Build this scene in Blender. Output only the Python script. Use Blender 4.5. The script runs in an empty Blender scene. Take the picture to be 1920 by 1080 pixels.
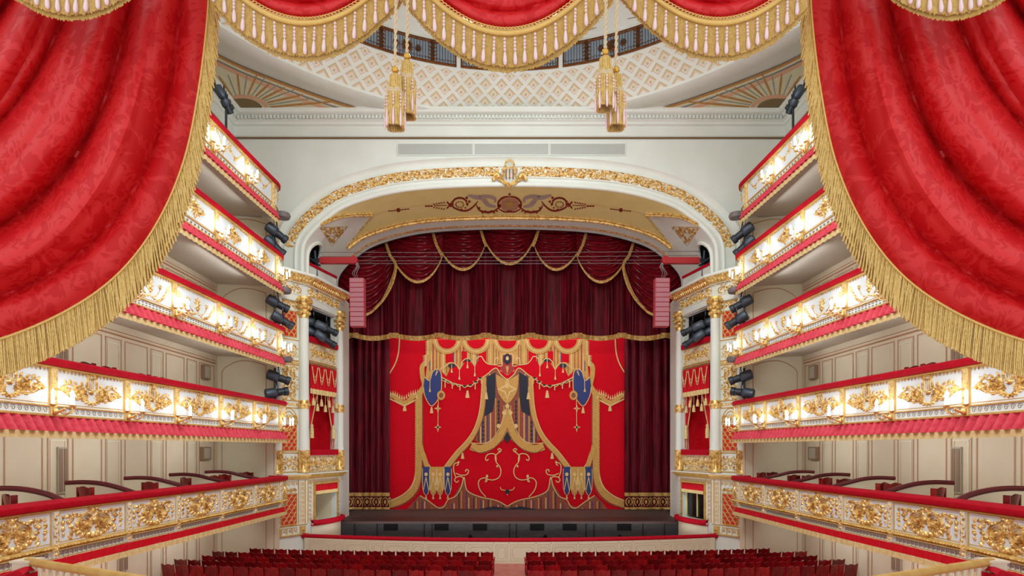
import bpy, math, random
from math import sin, cos, pi, sqrt, atan2, hypot
from mathutils import Vector
from mathutils.geometry import tessellate_polygon
random.seed(7)
S = bpy.context.scene
COL = S.collection
# ---------------------------------------------------------------- camera, world, exposure
EZ = 5.1           # eye height above the stalls floor (m)
F = 1100.0         # focal length in pixels of a 1920 wide frame
CX, HY = 955.5, 841.0
cam = bpy.data.cameras.new('camera'); co = bpy.data.objects.new('camera', cam); COL.objects.link(co)
co.location = (0, 0, EZ); co.rotation_euler = (pi/2, 0, 0)
cam.sensor_width = 36; cam.lens = 36*F/1920; cam.shift_x = (960-CX)/1920; cam.shift_y = (HY-540)/1920
cam.clip_start = 0.05; cam.clip_end = 200
S.camera = co
S.view_settings.view_transform = 'Standard'; S.view_settings.look = 'None'; S.view_settings.gamma = 1
S.view_settings.use_curve_mapping = False; S.view_settings.exposure = 0.26
w = bpy.data.worlds.new('world'); S.world = w; w.use_nodes = True
w.node_tree.nodes['Background'].inputs[0].default_value = (0.93, 0.975, 1.0, 1)
w.node_tree.nodes['Background'].inputs[1].default_value = 1.0
def lamp(name, typ, loc, power, color=(.9, .98, 1), size=1.0, rot=None, sy=None, parent=None, spread=None):
    l = bpy.data.lights.new(name, typ); l.energy = power; l.color = color
    if typ == 'AREA':
        l.size = size
        if sy: l.shape = 'RECTANGLE'; l.size_y = sy
    elif typ == 'POINT': l.shadow_soft_size = size
    o = bpy.data.objects.new(name, l); COL.objects.link(o); o.location = loc
    if rot: o.rotation_euler = rot
    return o
# light of the great chandelier under the dome, then unseen area lights added as fill
lamp('chandelier_light', 'POINT', (0, 14.6, EZ+10.2), 1050, size=1.2)
lamp('stage_border_light', 'AREA', (0, 34.75, EZ+9.5), 560, size=13, sy=.4, rot=(.12, 0, 0))  # unseen, added to brighten the painted curtain from above
lamp('forestage_light', 'AREA', (0, 20.5, EZ+14.6), 220, size=8, sy=2, rot=(pi*0.16, 0, 0))  # unseen fill added over the forestage
lamp('dome_wash_light', 'AREA', (0, 12, EZ+11.8), 1000, size=6, sy=3, rot=(pi*.17, 0, 0))  # unseen, added to lift the stalls, balconies and orchestra barrier
lamp('pit_lamp', 'AREA', (0, 28.2, 1.0), 260, size=16, sy=1.2, rot=(pi*.97, 0, 0))  # unseen uplight added to brighten the arch soffit and stage curtains
# fill strips added behind the pleated valances to brighten the boxes
for _i, _h in enumerate((-2.72, .5, 3.75, 6.95, 10.0)):
    for _y in (8.5, 13.0, 17.5, 22.5):
        for _s in (-1, 1): lamp('box_strip_lamp', 'AREA', (_s*10.9, _y, EZ+_h-.08), (34, 30, 24, 20, 15)[_i], size=.08, sy=3.6, rot=(0, -_s*pi*.42, 0))

def P(x, y, D):    # photograph pixel at a known distance -> place in the hall
    return Vector(((x-CX)*D/F, D, EZ+(HY-y)*D/F))
def lin(c): return tuple(((v/255)/12.92 if v/255 <= .04045 else ((v/255+.055)/1.055)**2.4) for v in c)
# ---------------------------------------------------------------- materials
MT = {}
def mat(name, c, rough=.6, metal=0, spec=None, sheen=0, c2=None, ns=3, bump=0, bs=20, emit=0, coat=0, stretch=None, contrast=(.35, .65)):
    m = bpy.data.materials.new(name); m.use_nodes = True; nt = m.node_tree; b = nt.nodes['Principled BSDF']
    b.inputs['Base Color'].default_value = (*lin(c), 1); b.inputs['Roughness'].default_value = rough; b.inputs['Metallic'].default_value = metal
    if sheen: b.inputs['Sheen Weight'].default_value = sheen; b.inputs['Sheen Roughness'].default_value = .35; b.inputs['Sheen Tint'].default_value = (*lin(c2 or c), 1)
    if spec is not None: b.inputs['Specular IOR Level'].default_value = spec
    if coat: b.inputs['Coat Weight'].default_value = coat
    if emit: b.inputs['Emission Color'].default_value = (*lin(c), 1); b.inputs['Emission Strength'].default_value = emit
    tc = nt.nodes.new('ShaderNodeTexCoord'); src = tc.outputs['Object']
    if stretch:
        mp = nt.nodes.new('ShaderNodeMapping'); mp.inputs['Scale'].default_value = stretch; nt.links.new(src, mp.inputs[0]); src = mp.outputs[0]
    if c2:
        n = nt.nodes.new('ShaderNodeTexNoise'); n.inputs['Scale'].default_value = ns; n.inputs['Detail'].default_value = 5; nt.links.new(src, n.inputs['Vector'])
        r = nt.nodes.new('ShaderNodeValToRGB'); r.color_ramp.elements[0].position, r.color_ramp.elements[1].position = contrast
        r.color_ramp.elements[0].color = (*lin(c), 1); r.color_ramp.elements[1].color = (*lin(c2), 1)
        nt.links.new(n.outputs[0], r.inputs[0]); nt.links.new(r.outputs[0], b.inputs['Base Color'])
    if bump:
        n2 = nt.nodes.new('ShaderNodeTexNoise'); n2.inputs['Scale'].default_value = bs; n2.inputs['Detail'].default_value = 3; nt.links.new(src, n2.inputs['Vector'])
        bp = nt.nodes.new('ShaderNodeBump'); bp.inputs['Strength'].default_value = bump; bp.inputs['Distance'].default_value = .03
        nt.links.new(n2.outputs[0], bp.inputs['Height']); nt.links.new(bp.outputs[0], b.inputs['Normal'])
    MT[name] = m; return m
GOLD = mat('gilded_wood', (188, 138, 56), .34, .5, c2=(246, 214, 140), ns=8, bump=.3, bs=25, contrast=(.36, .56))
GOLDM = mat('matt_gold', (204, 160, 78), .5, .35, c2=(222, 186, 112), ns=4)
GOLDL = mat('pale_gold_paint', (222, 196, 138), .6, .15)
DGOLD = mat('old_gold_paint', (232, 218, 142), .6, .05, c2=(238, 224, 156), ns=1.2)
ROPE = mat('gold_braid_thread', (218, 176, 96), .55, .25, c2=(226, 184, 104), ns=40)
FRI = mat('gold_fringe_thread', (206, 168, 92), .6, .1, c2=(222, 188, 116), ns=60)
CREAMF = mat('cream_fringe', (230, 206, 150), .75, c2=(216, 188, 128), ns=12, spec=.2)
WHITE = mat('white_plaster', (227, 231, 224), .6, c2=(220, 225, 215), ns=.6, bump=.04, bs=60)
WPANEL = mat('white_parapet_paint', (222, 230, 234), .5)
IVORY = mat('ivory_paint', (226, 216, 190), .6, c2=(220, 209, 182), ns=.8)
BEIGE = mat('beige_wall_cloth', (214, 198, 172), .75, c2=(208, 191, 164), ns=.9)
SOFF = mat('balcony_soffit_paint', (206, 194, 180), .8, c2=(200, 187, 172), ns=.5)
LINE = mat('copper_line_paint', (186, 134, 96), .6)
RED = mat('crimson_velvet', (176, 8, 32), .7, spec=.15, sheen=.25, c2=(188, 14, 40), ns=6)
PINK = mat('rose_red_damask', (216, 74, 90), .6, spec=.2, c2=(204, 56, 74), ns=8)
RED2 = mat('bright_red_cloth', (206, 16, 34), .65, spec=.2, c2=(194, 12, 30), ns=5)
LATT = mat('red_lattice_cloth', (196, 34, 28), .6)
BURG = mat('burgundy_stage_velvet', (62, 2, 14), .55, spec=.15, sheen=.05, c2=(124, 12, 32), ns=2.2, stretch=(6, 1, .25), contrast=(.42, .72))  # brighter vertical streaks paint fold highlights into the velvet colour
BURG2 = mat('wine_stage_velvet', (104, 6, 20), .36, sheen=.15, c2=(156, 22, 38), ns=2.4, stretch=(1, 1, 4), contrast=(.42, .72))  # lighter bands in the colour stand in for highlights on the swag folds
BLACK = mat('black_metal', (44, 50, 58), .45, .3)
DGREY = mat('dark_grey_housing', (74, 84, 96), .42, .4)
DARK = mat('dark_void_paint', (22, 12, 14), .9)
PIT = mat('black_stained_board', (36, 36, 38), .7, c2=(52, 50, 50), ns=3, stretch=(1, 1, 6))
STG = mat('worn_stage_boards', (52, 38, 38), .55, c2=(78, 52, 50), ns=1.4, stretch=(.4, 3, 1), bump=.1)
MAHO = mat('mahogany_chair_wood', (134, 14, 18), .28, c2=(88, 6, 12), ns=3, coat=.5, stretch=(3, 1, 1))
WOODR = mat('dark_red_rail_wood', (98, 14, 26), .45, c2=(84, 10, 20), ns=5)
GLASSW = mat('milky_candle_glass', (226, 238, 246), .2, emit=1.2)
BULB = mat('lit_candle_bulb', (255, 246, 226), .4, emit=22)
PALEP = mat('pink_pearl_bead', (236, 204, 206), .3, coat=.4)
SPKR = mat('speaker_red_grille', (196, 84, 96), .6, c2=(182, 66, 80), ns=30)
SPKC = mat('speaker_front_mesh', (176, 118, 128), .5, .2)
CRANE = mat('crane_red_enamel', (168, 24, 34), .4)
STEEL = mat('steel_wire', (150, 146, 150), .4, .7)
BLUEG = mat('blue_grey_glass', (128, 148, 162), .3)
BRONZ = mat('brown_bronze_grille', (140, 88, 40), .45, .4, c2=(110, 66, 32), ns=8)
TAN = mat('tan_coffer_paint', (206, 186, 142), .6)
ROSE = mat('rose_coffer_paint', (222, 200, 178), .6)
ORNG = mat('ochre_border_paint', (186, 134, 64), .6, c2=(170, 118, 52), ns=6)
PEACH = mat('peach_border_paint', (214, 164, 130), .6)
SLATE = mat('slate_line_paint', (120, 118, 120), .6)
SAGE = mat('pale_sage_fan_paint', (208, 204, 172), .6, c2=(216, 210, 182), ns=3)
MAROON = mat('maroon_ornament_paint', (140, 36, 22), .6)
LILAC = mat('lilac_grey_ornament_paint', (176, 158, 148), .6)
GRILL = mat('grey_vent_mesh', (186, 188, 182), .6, .1)
PARQ = mat('parquet_aisle', (196, 116, 104), .45, c2=(176, 90, 84), ns=3)
LOUV = mat('grey_louvre', (168, 156, 136), .6)
CAN = mat('red_painted_canvas', (214, 12, 34), .9, spec=.1, c2=(196, 12, 28), ns=14)
COCH = mat('ochre_painted_canvas', (206, 156, 82), .8, c2=(194, 142, 70), ns=10)
CBRN = mat('brown_painted_canvas', (132, 66, 50), .8, c2=(150, 84, 56), ns=10)
CNAV = mat('navy_painted_canvas', (34, 34, 48), .8)
CBLU = mat('blue_painted_canvas', (44, 56, 112), .8)
CSAN = mat('sand_painted_canvas', (222, 184, 124), .8)
CRED = mat('brick_painted_canvas', (166, 48, 44), .8)

_nt = MAHO.node_tree; _b = _nt.nodes['Principled BSDF']; _oi = _nt.nodes.new('ShaderNodeObjectInfo'); _mx = _nt.nodes.new('ShaderNodeHueSaturation')
_l = _b.inputs['Base Color'].links[0]; _nt.links.new(_l.from_socket, _mx.inputs['Color']); _mr = _nt.nodes.new('ShaderNodeMapRange'); _mr.inputs[3].default_value = .55; _mr.inputs[4].default_value = 1.7
_nt.links.new(_oi.outputs['Random'], _mr.inputs[0]); _nt.links.new(_mr.outputs[0], _mx.inputs['Value']); _nt.links.new(_mx.outputs[0], _b.inputs['Base Color'])
def damask(name, c, c2):
    m = mat(name, c, .5, spec=.3, sheen=.05); nt = m.node_tree; b = nt.nodes['Principled BSDF']
    tc = nt.nodes.new('ShaderNodeTexCoord')
    n = nt.nodes.new('ShaderNodeTexNoise'); n.inputs['Scale'].default_value = 5.5; n.inputs['Detail'].default_value = 3; n.inputs['Distortion'].default_value = 2.2
    wv = nt.nodes.new('ShaderNodeTexVoronoi'); wv.feature = 'SMOOTH_F1'; wv.inputs['Scale'].default_value = 8
    mx = nt.nodes.new('ShaderNodeMixRGB'); mx.inputs[0].default_value = .3
    nt.links.new(tc.outputs['Object'], n.inputs['Vector']); nt.links.new(tc.outputs['Object'], mx.inputs[1]); nt.links.new(n.outputs[1], mx.inputs[2]); nt.links.new(mx.outputs[0], wv.inputs['Vector'])
    r = nt.nodes.new('ShaderNodeValToRGB'); e = r.color_ramp.elements; e[0].position = .33; e[1].position = .37
    e[0].color = (0, 0, 0, 1); e[1].color = (1, 1, 1, 1); x = r.color_ramp.elements.new(.52); x.color = (1, 1, 1, 1); y = r.color_ramp.elements.new(.56); y.color = (0, 0, 0, 1)
    nt.links.new(wv.outputs['Distance'], r.inputs[0])
    mc = nt.nodes.new('ShaderNodeMixRGB'); mc.inputs[1].default_value = (*lin(c), 1); mc.inputs[2].default_value = (*lin(c2), 1); nt.links.new(r.outputs[0], mc.inputs[0]); nt.links.new(mc.outputs[0], b.inputs['Base Color'])
    mr = nt.nodes.new('ShaderNodeMapRange'); mr.inputs[3].default_value = .5; mr.inputs[4].default_value = .38; nt.links.new(r.outputs[0], mr.inputs[0]); nt.links.new(mr.outputs[0], b.inputs['Roughness'])
    return m
DAM = damask('red_silk_damask', (195, 13, 20), (209, 36, 38))
# ---------------------------------------------------------------- mesh helpers
class MB:
    def __init__(s, M=None): s.v = []; s.f = []; s.M = M
    def add(s, vs, fs, M=None):
        n = len(s.v); M = M or s.M
        s.v += [tuple(M(*p)) for p in vs] if M else [tuple(p) for p in vs]
        s.f += [tuple(i+n for i in f) for f in fs]
    def box(s, x0, x1, y0, y1, z0, z1, nx=1):
        vs = []; fs = []
        for i in range(nx+1):
            x = x0+(x1-x0)*i/nx; vs += [(x, y0, z0), (x, y1, z0), (x, y1, z1), (x, y0, z1)]
        for i in range(nx):
            a = i*4; b = a+4
            for j in range(4): fs.append((a+j, a+(j+1) % 4, b+(j+1) % 4, b+j))
        fs += [(0, 3, 2, 1), (nx*4, nx*4+1, nx*4+2, nx*4+3)]
        s.add(vs, fs)
    def grid(s, fn, nu, nv):
        vs = [fn(i/nu, j/nv) for j in range(nv+1) for i in range(nu+1)]
        s.add(vs, [(j*(nu+1)+i, j*(nu+1)+i+1, (j+1)*(nu+1)+i+1, (j+1)*(nu+1)+i) for j in range(nv) for i in range(nu)])
    def tube(s, pts, r, n=6, cap=True, M=None):
        pts = [Vector(M(*p)) if M else Vector(p) for p in pts]; vs = []; fs = []; m = len(pts)
        up = Vector((0, 0, 1)); side = None
        for i, p in enumerate(pts):
            t = (pts[min(i+1, m-1)]-pts[max(i-1, 0)])
            if t.length < 1e-9: t = Vector((0, 0, 1))
            t.normalize()
            if side is None:
                side = t.cross(up if abs(t.z) < .95 else Vector((1, 0, 0))).normalized()
            else:
                side = (side-t*side.dot(t)); side = side.normalized() if side.length > 1e-6 else t.orthogonal().normalized()
            o = side.cross(t); rr = r(i/(m-1)) if callable(r) else r
            for k in range(n): a = 2*pi*k/n; vs.append(p+(side*cos(a)+o*sin(a))*rr)
        for i in range(m-1):
            for k in range(n): fs.append((i*n+k, i*n+(k+1) % n, (i+1)*n+(k+1) % n, (i+1)*n+k))
        if cap: fs += [tuple(range(n))[::-1], tuple((m-1)*n+k for k in range(n))]
        MM = s.M; s.M = None; s.add(vs, fs); s.M = MM
    def lathe(s, prof, c=(0, 0, 0), n=12, axis=None):   # prof: (r, h)
        vs = []; fs = []; m = len(prof); A = Vector(axis).normalized() if axis else Vector((0, 0, 1))
        a1 = A.orthogonal().normalized(); a2 = A.cross(a1); c = Vector(c)
        for r, h in prof:
            for k in range(n): a = 2*pi*k/n; vs.append(c+A*h+(a1*cos(a)+a2*sin(a))*r)
        for i in range(m-1):
            for k in range(n): fs.append((i*n+k, i*n+(k+1) % n, (i+1)*n+(k+1) % n, (i+1)*n+k))
        fs += [tuple(range(n))[::-1], tuple((m-1)*n+k for k in range(n))]
        s.add(vs, fs)
    def ball(s, c, r, n=8, m=5, sz=1):
        s.lathe([(max(r*sin(pi*i/m), r*.02), -r*sz*cos(pi*i/m)) for i in range(m+1)], c, n)
    def stroke(s, pts, w, h, M=None, taper=True, w0=0, flat=False):
        M = M or s.M; n = len(pts); vs = []; fs = []
        for i, (x, y) in enumerate(pts):
            a = pts[max(i-1, 0)]; b = pts[min(i+1, n-1)]; dx, dy = b[0]-a[0], b[1]-a[1]; L = hypot(dx, dy) or 1
            k = (max(sin(pi*(i+.35)/(n-.3)), .12)**.5 if taper else 1)*w/2; nx, ny = -dy/L*k, dx/L*k
            vs += [(x+nx, y+ny, w0), (x, y, w0+h), (x-nx, y-ny, w0)]
        if flat:
            vs = [p for i, p in enumerate(vs) if i % 3 != 1]
            fs = [(2*i, 2*i+1, 2*i+3, 2*i+2) for i in range(n-1)]
        else:
            for i in range(n-1): a = 3*i; fs += [(a, a+1, a+4, a+3), (a+1, a+2, a+5, a+4)]
        s.add(vs, fs, M)
    def blob(s, x, y, rx, ry=None, rot=0, h=.03, n=6, M=None, w0=0):
        ry = ry or rx; c, d = cos(rot), sin(rot); vs = []
        for rr, hh in ((1, 0), (.62, .75)):
            for k in range(n):
                a = 2*pi*k/n; px, py = rx*cos(a)*rr, ry*sin(a)*rr; vs.append((x+px*c-py*d, y+px*d+py*c, w0+h*hh))
        vs.append((x, y, w0+h))
        fs = [(k, (k+1) % n, n+(k+1) % n, n+k) for k in range(n)]+[(n+k, n+(k+1) % n, 2*n) for k in range(n)]
        s.add(vs, fs, M or s.M)
    def poly(s, pts, w0=0, M=None):
        t = tessellate_polygon([[Vector((a, b, 0)) for a, b in pts]])
        s.add([(a, b, w0) for a, b in pts], [tuple(x) for x in t], M or s.M)
    def build(s, name, m, parent=None, smooth=True, **kw):
        if not s.v: return None
        me = bpy.data.meshes.new(name)
        if parent is not None: L = parent['_o']
        else:
            xs = [p[0] for p in s.v]; ys = [p[1] for p in s.v]; L = ((min(xs)+max(xs))/2, (min(ys)+max(ys))/2, min(p[2] for p in s.v))
        Lx, Ly, Lz = L
        me.from_pydata([(a-Lx, b-Ly, c-Lz) for a, b, c in s.v], [], s.f)
        me.materials.append(m)
        if smooth:
            me.polygons.foreach_set('use_smooth', [True]*len(me.polygons))
            try: me.set_sharp_from_angle(angle=math.radians(50))
            except Exception: pass
        me.update()
        o = bpy.data.objects.new(name, me); COL.objects.link(o); o['_o'] = tuple(L)
        if parent is not None: o.parent = parent; o.location = tuple(a-b for a, b in zip((0, 0, 0), (0, 0, 0)))
        else: o.location = L
        for k, v in kw.items(): o[k] = v
        return o
def thing(name, loc, label, cat, group=None, kind=None):
    o = bpy.data.objects.new(name, None); COL.objects.link(o); o.location = loc; o['_o'] = tuple(loc); o.empty_display_size = .2
    return tag(o, label, cat, group, kind)
def tag(o, label=None, cat=None, group=None, kind=None):
    if label: o['label'] = label
    if cat: o['category'] = cat
    if group: o['group'] = group
    if kind: o['kind'] = kind
    return o
def struct(o, label=None):
    o['kind'] = 'structure'
    if label: o['label'] = label
    return o
KIDS = {}
def kids(o): return [c for c in bpy.data.objects if c.parent == o]
def ctree(o, parent=None, km=None):
    c = o.copy(); COL.objects.link(c)
    if parent: c.parent = parent
    for ch in (km or KIDS).get(o.name, []): ctree(ch, c, km)
    return c
def kidmap():
    km = {}
    for o in bpy.data.objects:
        if o.parent: km.setdefault(o.parent.name, []).append(o)
    return km
MIR = []           # (root, label on the right side)
def mirror_later(o, label=None): MIR.append((o, label)); return o
def cat_rom(pts, n=8):
    out = []; m = len(pts)
    for i in range(m-1):
        p0 = pts[max(i-1, 0)]; p1 = pts[i]; p2 = pts[i+1]; p3 = pts[min(i+2, m-1)]
        for k in range(n):
            t = k/n; out.append(tuple(.5*((2*b)+(-a+c)*t+(2*a-5*b+4*c-d)*t*t+(-a+3*b-3*c+d)*t**3) for a, b, c, d in zip(p0, p1, p2, p3)))
    out.append(tuple(pts[-1])); return out
def arc(cx, cy, r, a0, a1, n=12, ry=None):
    return [(cx+r*cos(a0+(a1-a0)*i/n), cy+(ry or r)*sin(a0+(a1-a0)*i/n)) for i in range(n+1)]
def spiral(cx, cy, r, turns, a0, d=1, n=16, k=.85):
    return [(cx+r*(1-k*i/n)*cos(a0+d*turns*2*pi*i/n), cy+r*(1-k*i/n)*sin(a0+d*turns*2*pi*i/n)) for i in range(n+1)]
# carved ornament: every design is a list of strokes and leaves laid on a surface by the map M(u, v, w)
class Orn:
    def __init__(s): s.p = []
    def st(s, pts, w=.03, h=.03, both=False):
        s.p.append(('s', pts, w, h))
        if both: s.p.append(('s', [(-x, y) for x, y in pts], w, h))
    def bl(s, x, y, rx, ry=None, rot=0, h=.03, both=False):
        s.p.append(('b', x, y, rx, ry or rx, rot, h))
        if both: s.p.append(('b', -x, y, rx, ry or rx, -rot, h))
    def rose(s, x, y, r, both=False):
        for rr in (1, .66, .36): s.st(arc(x, y, r*rr, .3*rr*9, .3*rr*9+6.1, 12), r*.26, r*.28, both)
        s.bl(x, y, r*.2, h=r*.35, both=both)
    def leafspiral(s, x, y, r, turns, a0, d=1, both=False, w=.035):
        pts = spiral(x, y, r, turns, a0, d); s.st(pts, w, w, both)
        for i in range(1, 11, 2):
            px, py = pts[i]; a = atan2(py-y, px-x); s.bl(px+cos(a)*r*.2, py+sin(a)*r*.2, r*.24, r*.11, a+d*.7, w, both)
        s.bl(x, y, r*.2, h=w*1.2, both=both)
    def garland(s, pts, r, both=False, dens=1.0):
        L = sum(hypot(b[0]-a[0], b[1]-a[1]) for a, b in zip(pts, pts[1:])); n = max(2, int(L/(r*1.25)*dens)); acc = 0; k = 0
        for a, b in zip(pts, pts[1:]):
            l = hypot(b[0]-a[0], b[1]-a[1])
            while k*L/n <= acc+l+1e-9 and k <= n:
                t = (k*L/n-acc)/(l or 1); rr = r*(.75+.4*sin(pi*k/n)); o = (.35 if k % 2 else -.35)*r
                s.bl(a[0]+(b[0]-a[0])*t, a[1]+(b[1]-a[1])*t+o, rr, rr*.8, k*1.3, rr*.9, both); k += 1
            acc += l
    def emit(s, mb, M, u0=0, v0=0, sc=1, w0=0, sx=None):
        sx = sx or sc
        for p in s.p:
            if p[0] == 's': mb.stroke([(u0+x*sx, v0+y*sc) for x, y in p[1]], p[2]*sc, p[3]*sc, M, w0=w0)
            else: mb.blob(u0+p[1]*sx, v0+p[2]*sc, p[3]*sx, p[4]*sc, p[5], p[6]*sc, 6, M, w0)
def orn_lyre(W=1.9):   # lyre between roses and scrolls, height .6
    o = Orn()
    o.st([(.04, .3), (.13, .36), (.14, .5), (.1, .62), (.15, .68)], .035, .05, True); o.st(arc(0, .6, .11, 0, pi, 8), .04, .05); o.st([(-.12, .6), (.12, .6)], .025, .04)
    for x in (-.05, 0, .05): o.st([(x, .34), (x, .6)], .012, .025)
    o.bl(0, .26, .1, .07, 0, .06); o.bl(0, .74, .05, .05, 0, .05)
    o.rose(.33, .26, .13, True); o.leafspiral(.62, .28, .14, 1.3, pi, -1, True); o.leafspiral(.2, .12, .1, 1.1, pi/2, 1, True)
    o.st([(.1, .2), (.25, .08), (.45, .08), (.62, .12), (.8, .22)], .035, .035, True)
    for x, y, r in ((.45, .44, .5), (.27, .45, .9), (.54, .12, -.5), (.77, .3, .2), (.7, .42, .8), (.4, .05, 0), (.12, .04, .3), (.85, .24, 0), (.48, .3, 1.2), (.22, .34, .4), (.58, .46, .6)): o.bl(x, y, .075, .03, r, .035, True)
    o.garland([(-.35, .1), (-.15, .0), (0, -.03), (.15, .0), (.35, .1)], .04)
    rr_ = random.Random(8)
    for _ in range(40):
        x = rr_.uniform(.12, .8); y = .26+rr_.uniform(-.24, .2)*(1-x); o.bl(x, y, .055, .027, rr_.uniform(0, 3), .04, True)
    return o
def orn_swag(x=0):        # double roses over a fruit garland, height ~.75
    o = Orn()
    o.rose(.27, .43, .2, True); o.leafspiral(.27, .43, .25, .95, pi*.6, 1, True, .04); o.leafspiral(.6, .57, .13, 1.2, pi, -1, True, .03); o.leafspiral(.12, .66, .07, 1, 0, 1, True, .03)
    o.garland([(.72, .52), (.62, .36), (.45, .2), (.25, .1), (0, .06), (-.25, .1), (-.45, .2), (-.62, .36), (-.72, .52)], .07, dens=1.3)
    o.garland([(.84, .7), (.86, .45), (.84, .16)], .055, True); o.bl(0, .72, .07, .09, 0, .06)
    for x, y, r in ((.07, .6, 1), (.4, .62, .3), (.05, .48, 1.3), (.48, .4, .9), (.12, .3, .4), (0, .38, 0), (.43, .3, -.6), (.5, .68, .2), (.72, .66, -.4), (.3, .65, .2), (.16, .2, 0), (.63, .2, 1), (.66, .1, .8), (.1, .77, .4)): o.bl(x, y, .085, .042, r, .05, True)
    rr_ = random.Random(4)
    for _ in range(14):
        x, y = rr_.uniform(.03, .72), rr_.uniform(.1, .74)
        if y > .16+.5*x*x: o.bl(x, y, .055, .026, rr_.uniform(0, 3), .04, True)
    return o
def orn_fest():        # trophy in the middle, thin festoons and bows
    o = Orn()
    o.garland([(0, .7), (0, .45), (0, .2)], .065, dens=1.3); o.bl(.09, .6, .07, .035, .8, .04, True); o.bl(.11, .5, .08, .03, .3, .04, True); o.bl(.07, .36, .06, .03, -.5, .04, True)
    o.garland([(.08, .14), (.3, .06), (.52, .14), (.7, .36), (.82, .6)], .042, True); o.bl(.45, .5, .05, .05, 0, .05, True); o.bl(.4, .56, .06, .025, .6, .03, True); o.bl(.5, .57, .06, .025, -.6, .03, True)
    o.garland([(.88, .7), (.87, .5), (.8, .42)], .035, True); o.st([(.2, .16), (.35, .28), (.45, .46)], .02, .02, True); o.bl(.62, .3, .06, .03, 1, .04, True); o.bl(.25, .2, .06, .03, .5, .04, True)
    return o
def orn_cart():        # oval cartouche
    o = Orn(); o.rose(0, .38, .14)
    for k in range(14):
        a = k*2*pi/14; o.bl(.36*cos(a), .38+.19*sin(a), .085, .04, a+.5, .045)
    for k in range(9):
        a = k*2*pi/9+.2; o.bl(.22*cos(a), .38+.15*sin(a), .06, .035, a, .05)
    o.leafspiral(.42, .38, .1, 1.1, pi/2, -1, True); o.bl(0, .64, .07, .09, 0, .05); o.bl(0, .1, .06, .06, 0, .05); o.bl(.58, .4, .08, .03, .1, .04, True)
    return o
def orn_drop():        # little festoons with bows
    o = Orn(); o.garland([(.75, .62), (.5, .36), (.3, .3), (.12, .42), (0, .5)], .036, True, .9); o.bl(0, .56, .07, .07, 0, .05); o.bl(.4, .28, .055, .08, 0, .05, True)
    o.bl(.08, .62, .06, .03, .6, .04, True); o.bl(.3, .2, .04, .06, .2, .03, True); o.bl(0, .36, .04, .1, 0, .04); o.bl(.8, .66, .05, .05, 0, .04, True)
    return o
def orn_fill(W, H, seed=0, cell=None):   # acanthus field that fills a W x H panel, symmetric
    r = random.Random(seed); o = Orn(); c = cell or H*.5; n = max(1, int(W/2/c+.5)); m = max(1, int(H/c+.2)); cx = W/2/n; cy = H/m
    for i in range(n):
        for j in range(m):
            x = (i+.5)*cx; y = (j+.5)*cy; d = 1 if (i+j) % 2 else -1; q = min(cx, cy)
            o.leafspiral(x, y, q*.46, 1.25, r.uniform(0, 6), d, True, q*.17)
            for k in range(9):
                a = r.uniform(0, 6.3); o.bl(x+cx*.47*cos(a), y+cy*.47*sin(a), q*.2, q*.09, r.uniform(0, 3), q*.14, True)
    for j in range(m): o.bl(0, (j+.5)*cy, cx*.14, cy*.3, 0, min(cx, cy)*.15)
    return o
def emit_scroll(mb, M, u0, u1, v0, v1, h=.03, seed=0, w0=0):   # running acanthus scroll along a band
    H = v1-v0; n = max(1, round((u1-u0)/(H*1.15))); p = (u1-u0)/n; vm = (v0+v1)/2
    for i in range(n):
        x = u0+(i+.5)*p; d = 1 if i % 2 else -1
        o = Orn(); o.leafspiral(x, vm, H*.4, 1.3, -d*pi*.7, d, w=H*.12); o.st([(x-p*.55, vm-d*H*.3), (x-p*.3, vm-d*H*.42), (x, vm-d*H*.44), (x+p*.35, vm-d*H*.3)], H*.1, h)
        for a in (0, 1.7, 3.3, 4.9): o.bl(x+p*.5*cos(a), vm+H*.4*sin(a), H*.16, H*.07, a+.8, h)
        o.bl(x+p*.5, vm+d*H*.1, H*.13, H*.2, .3*d, h*1.2)
        o.emit(mb, M, w0=w0)
def emit_key(mb, M, u0, u1, v0, v1, w0=.004):                  # greek key, as flat ribbons
    H = v1-v0; n = max(1, round((u1-u0)/(H*1.05))); p = (u1-u0)/n; t = H*.12
    for i in range(n):
        x = u0+i*p
        path = [(0, .1), (0, .9), (.78, .9), (.78, .34), (.38, .34), (.38, .6), (.55, .6)]
        pts = [(x+a*p, v0+b*H) for a, b in path]+[]
        for a, b in zip(pts, pts[1:]):
            if abs(a[0]-b[0]) < 1e-6: q = (a[0]-t/2, a[0]+t/2, min(a[1], b[1])-t/2, max(a[1], b[1])+t/2)
            else: q = (min(a[0], b[0])-t/2, max(a[0], b[0])+t/2, a[1]-t/2, a[1]+t/2)
            mb.add([(q[0], q[2], w0), (q[1], q[2], w0), (q[1], q[3], w0), (q[0], q[3], w0)], [(0, 1, 2, 3)], M)
        mb.add([(x+.78*p, v0+.1*H-t/2, w0), (x+p, v0+.1*H-t/2, w0), (x+p, v0+.1*H+t/2, w0), (x+.78*p, v0+.1*H+t/2, w0)], [(0, 1, 2, 3)], M)
# ================================================================ SHELL OF THE HALL
def Z(h): return EZ+h
WX, WD = 12.9, 27.4
def wl(px, D): return (px-CX)*D/F
def hh(py, D): return (HY-py)*D/F
b = MB(); b.add([(-13.2, 0, 0), (13.2, 0, 0), (13.2, 30, 0), (-13.2, 30, 0)], [(0, 1, 2, 3)]); struct(b.build('floor', PARQ))
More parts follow.
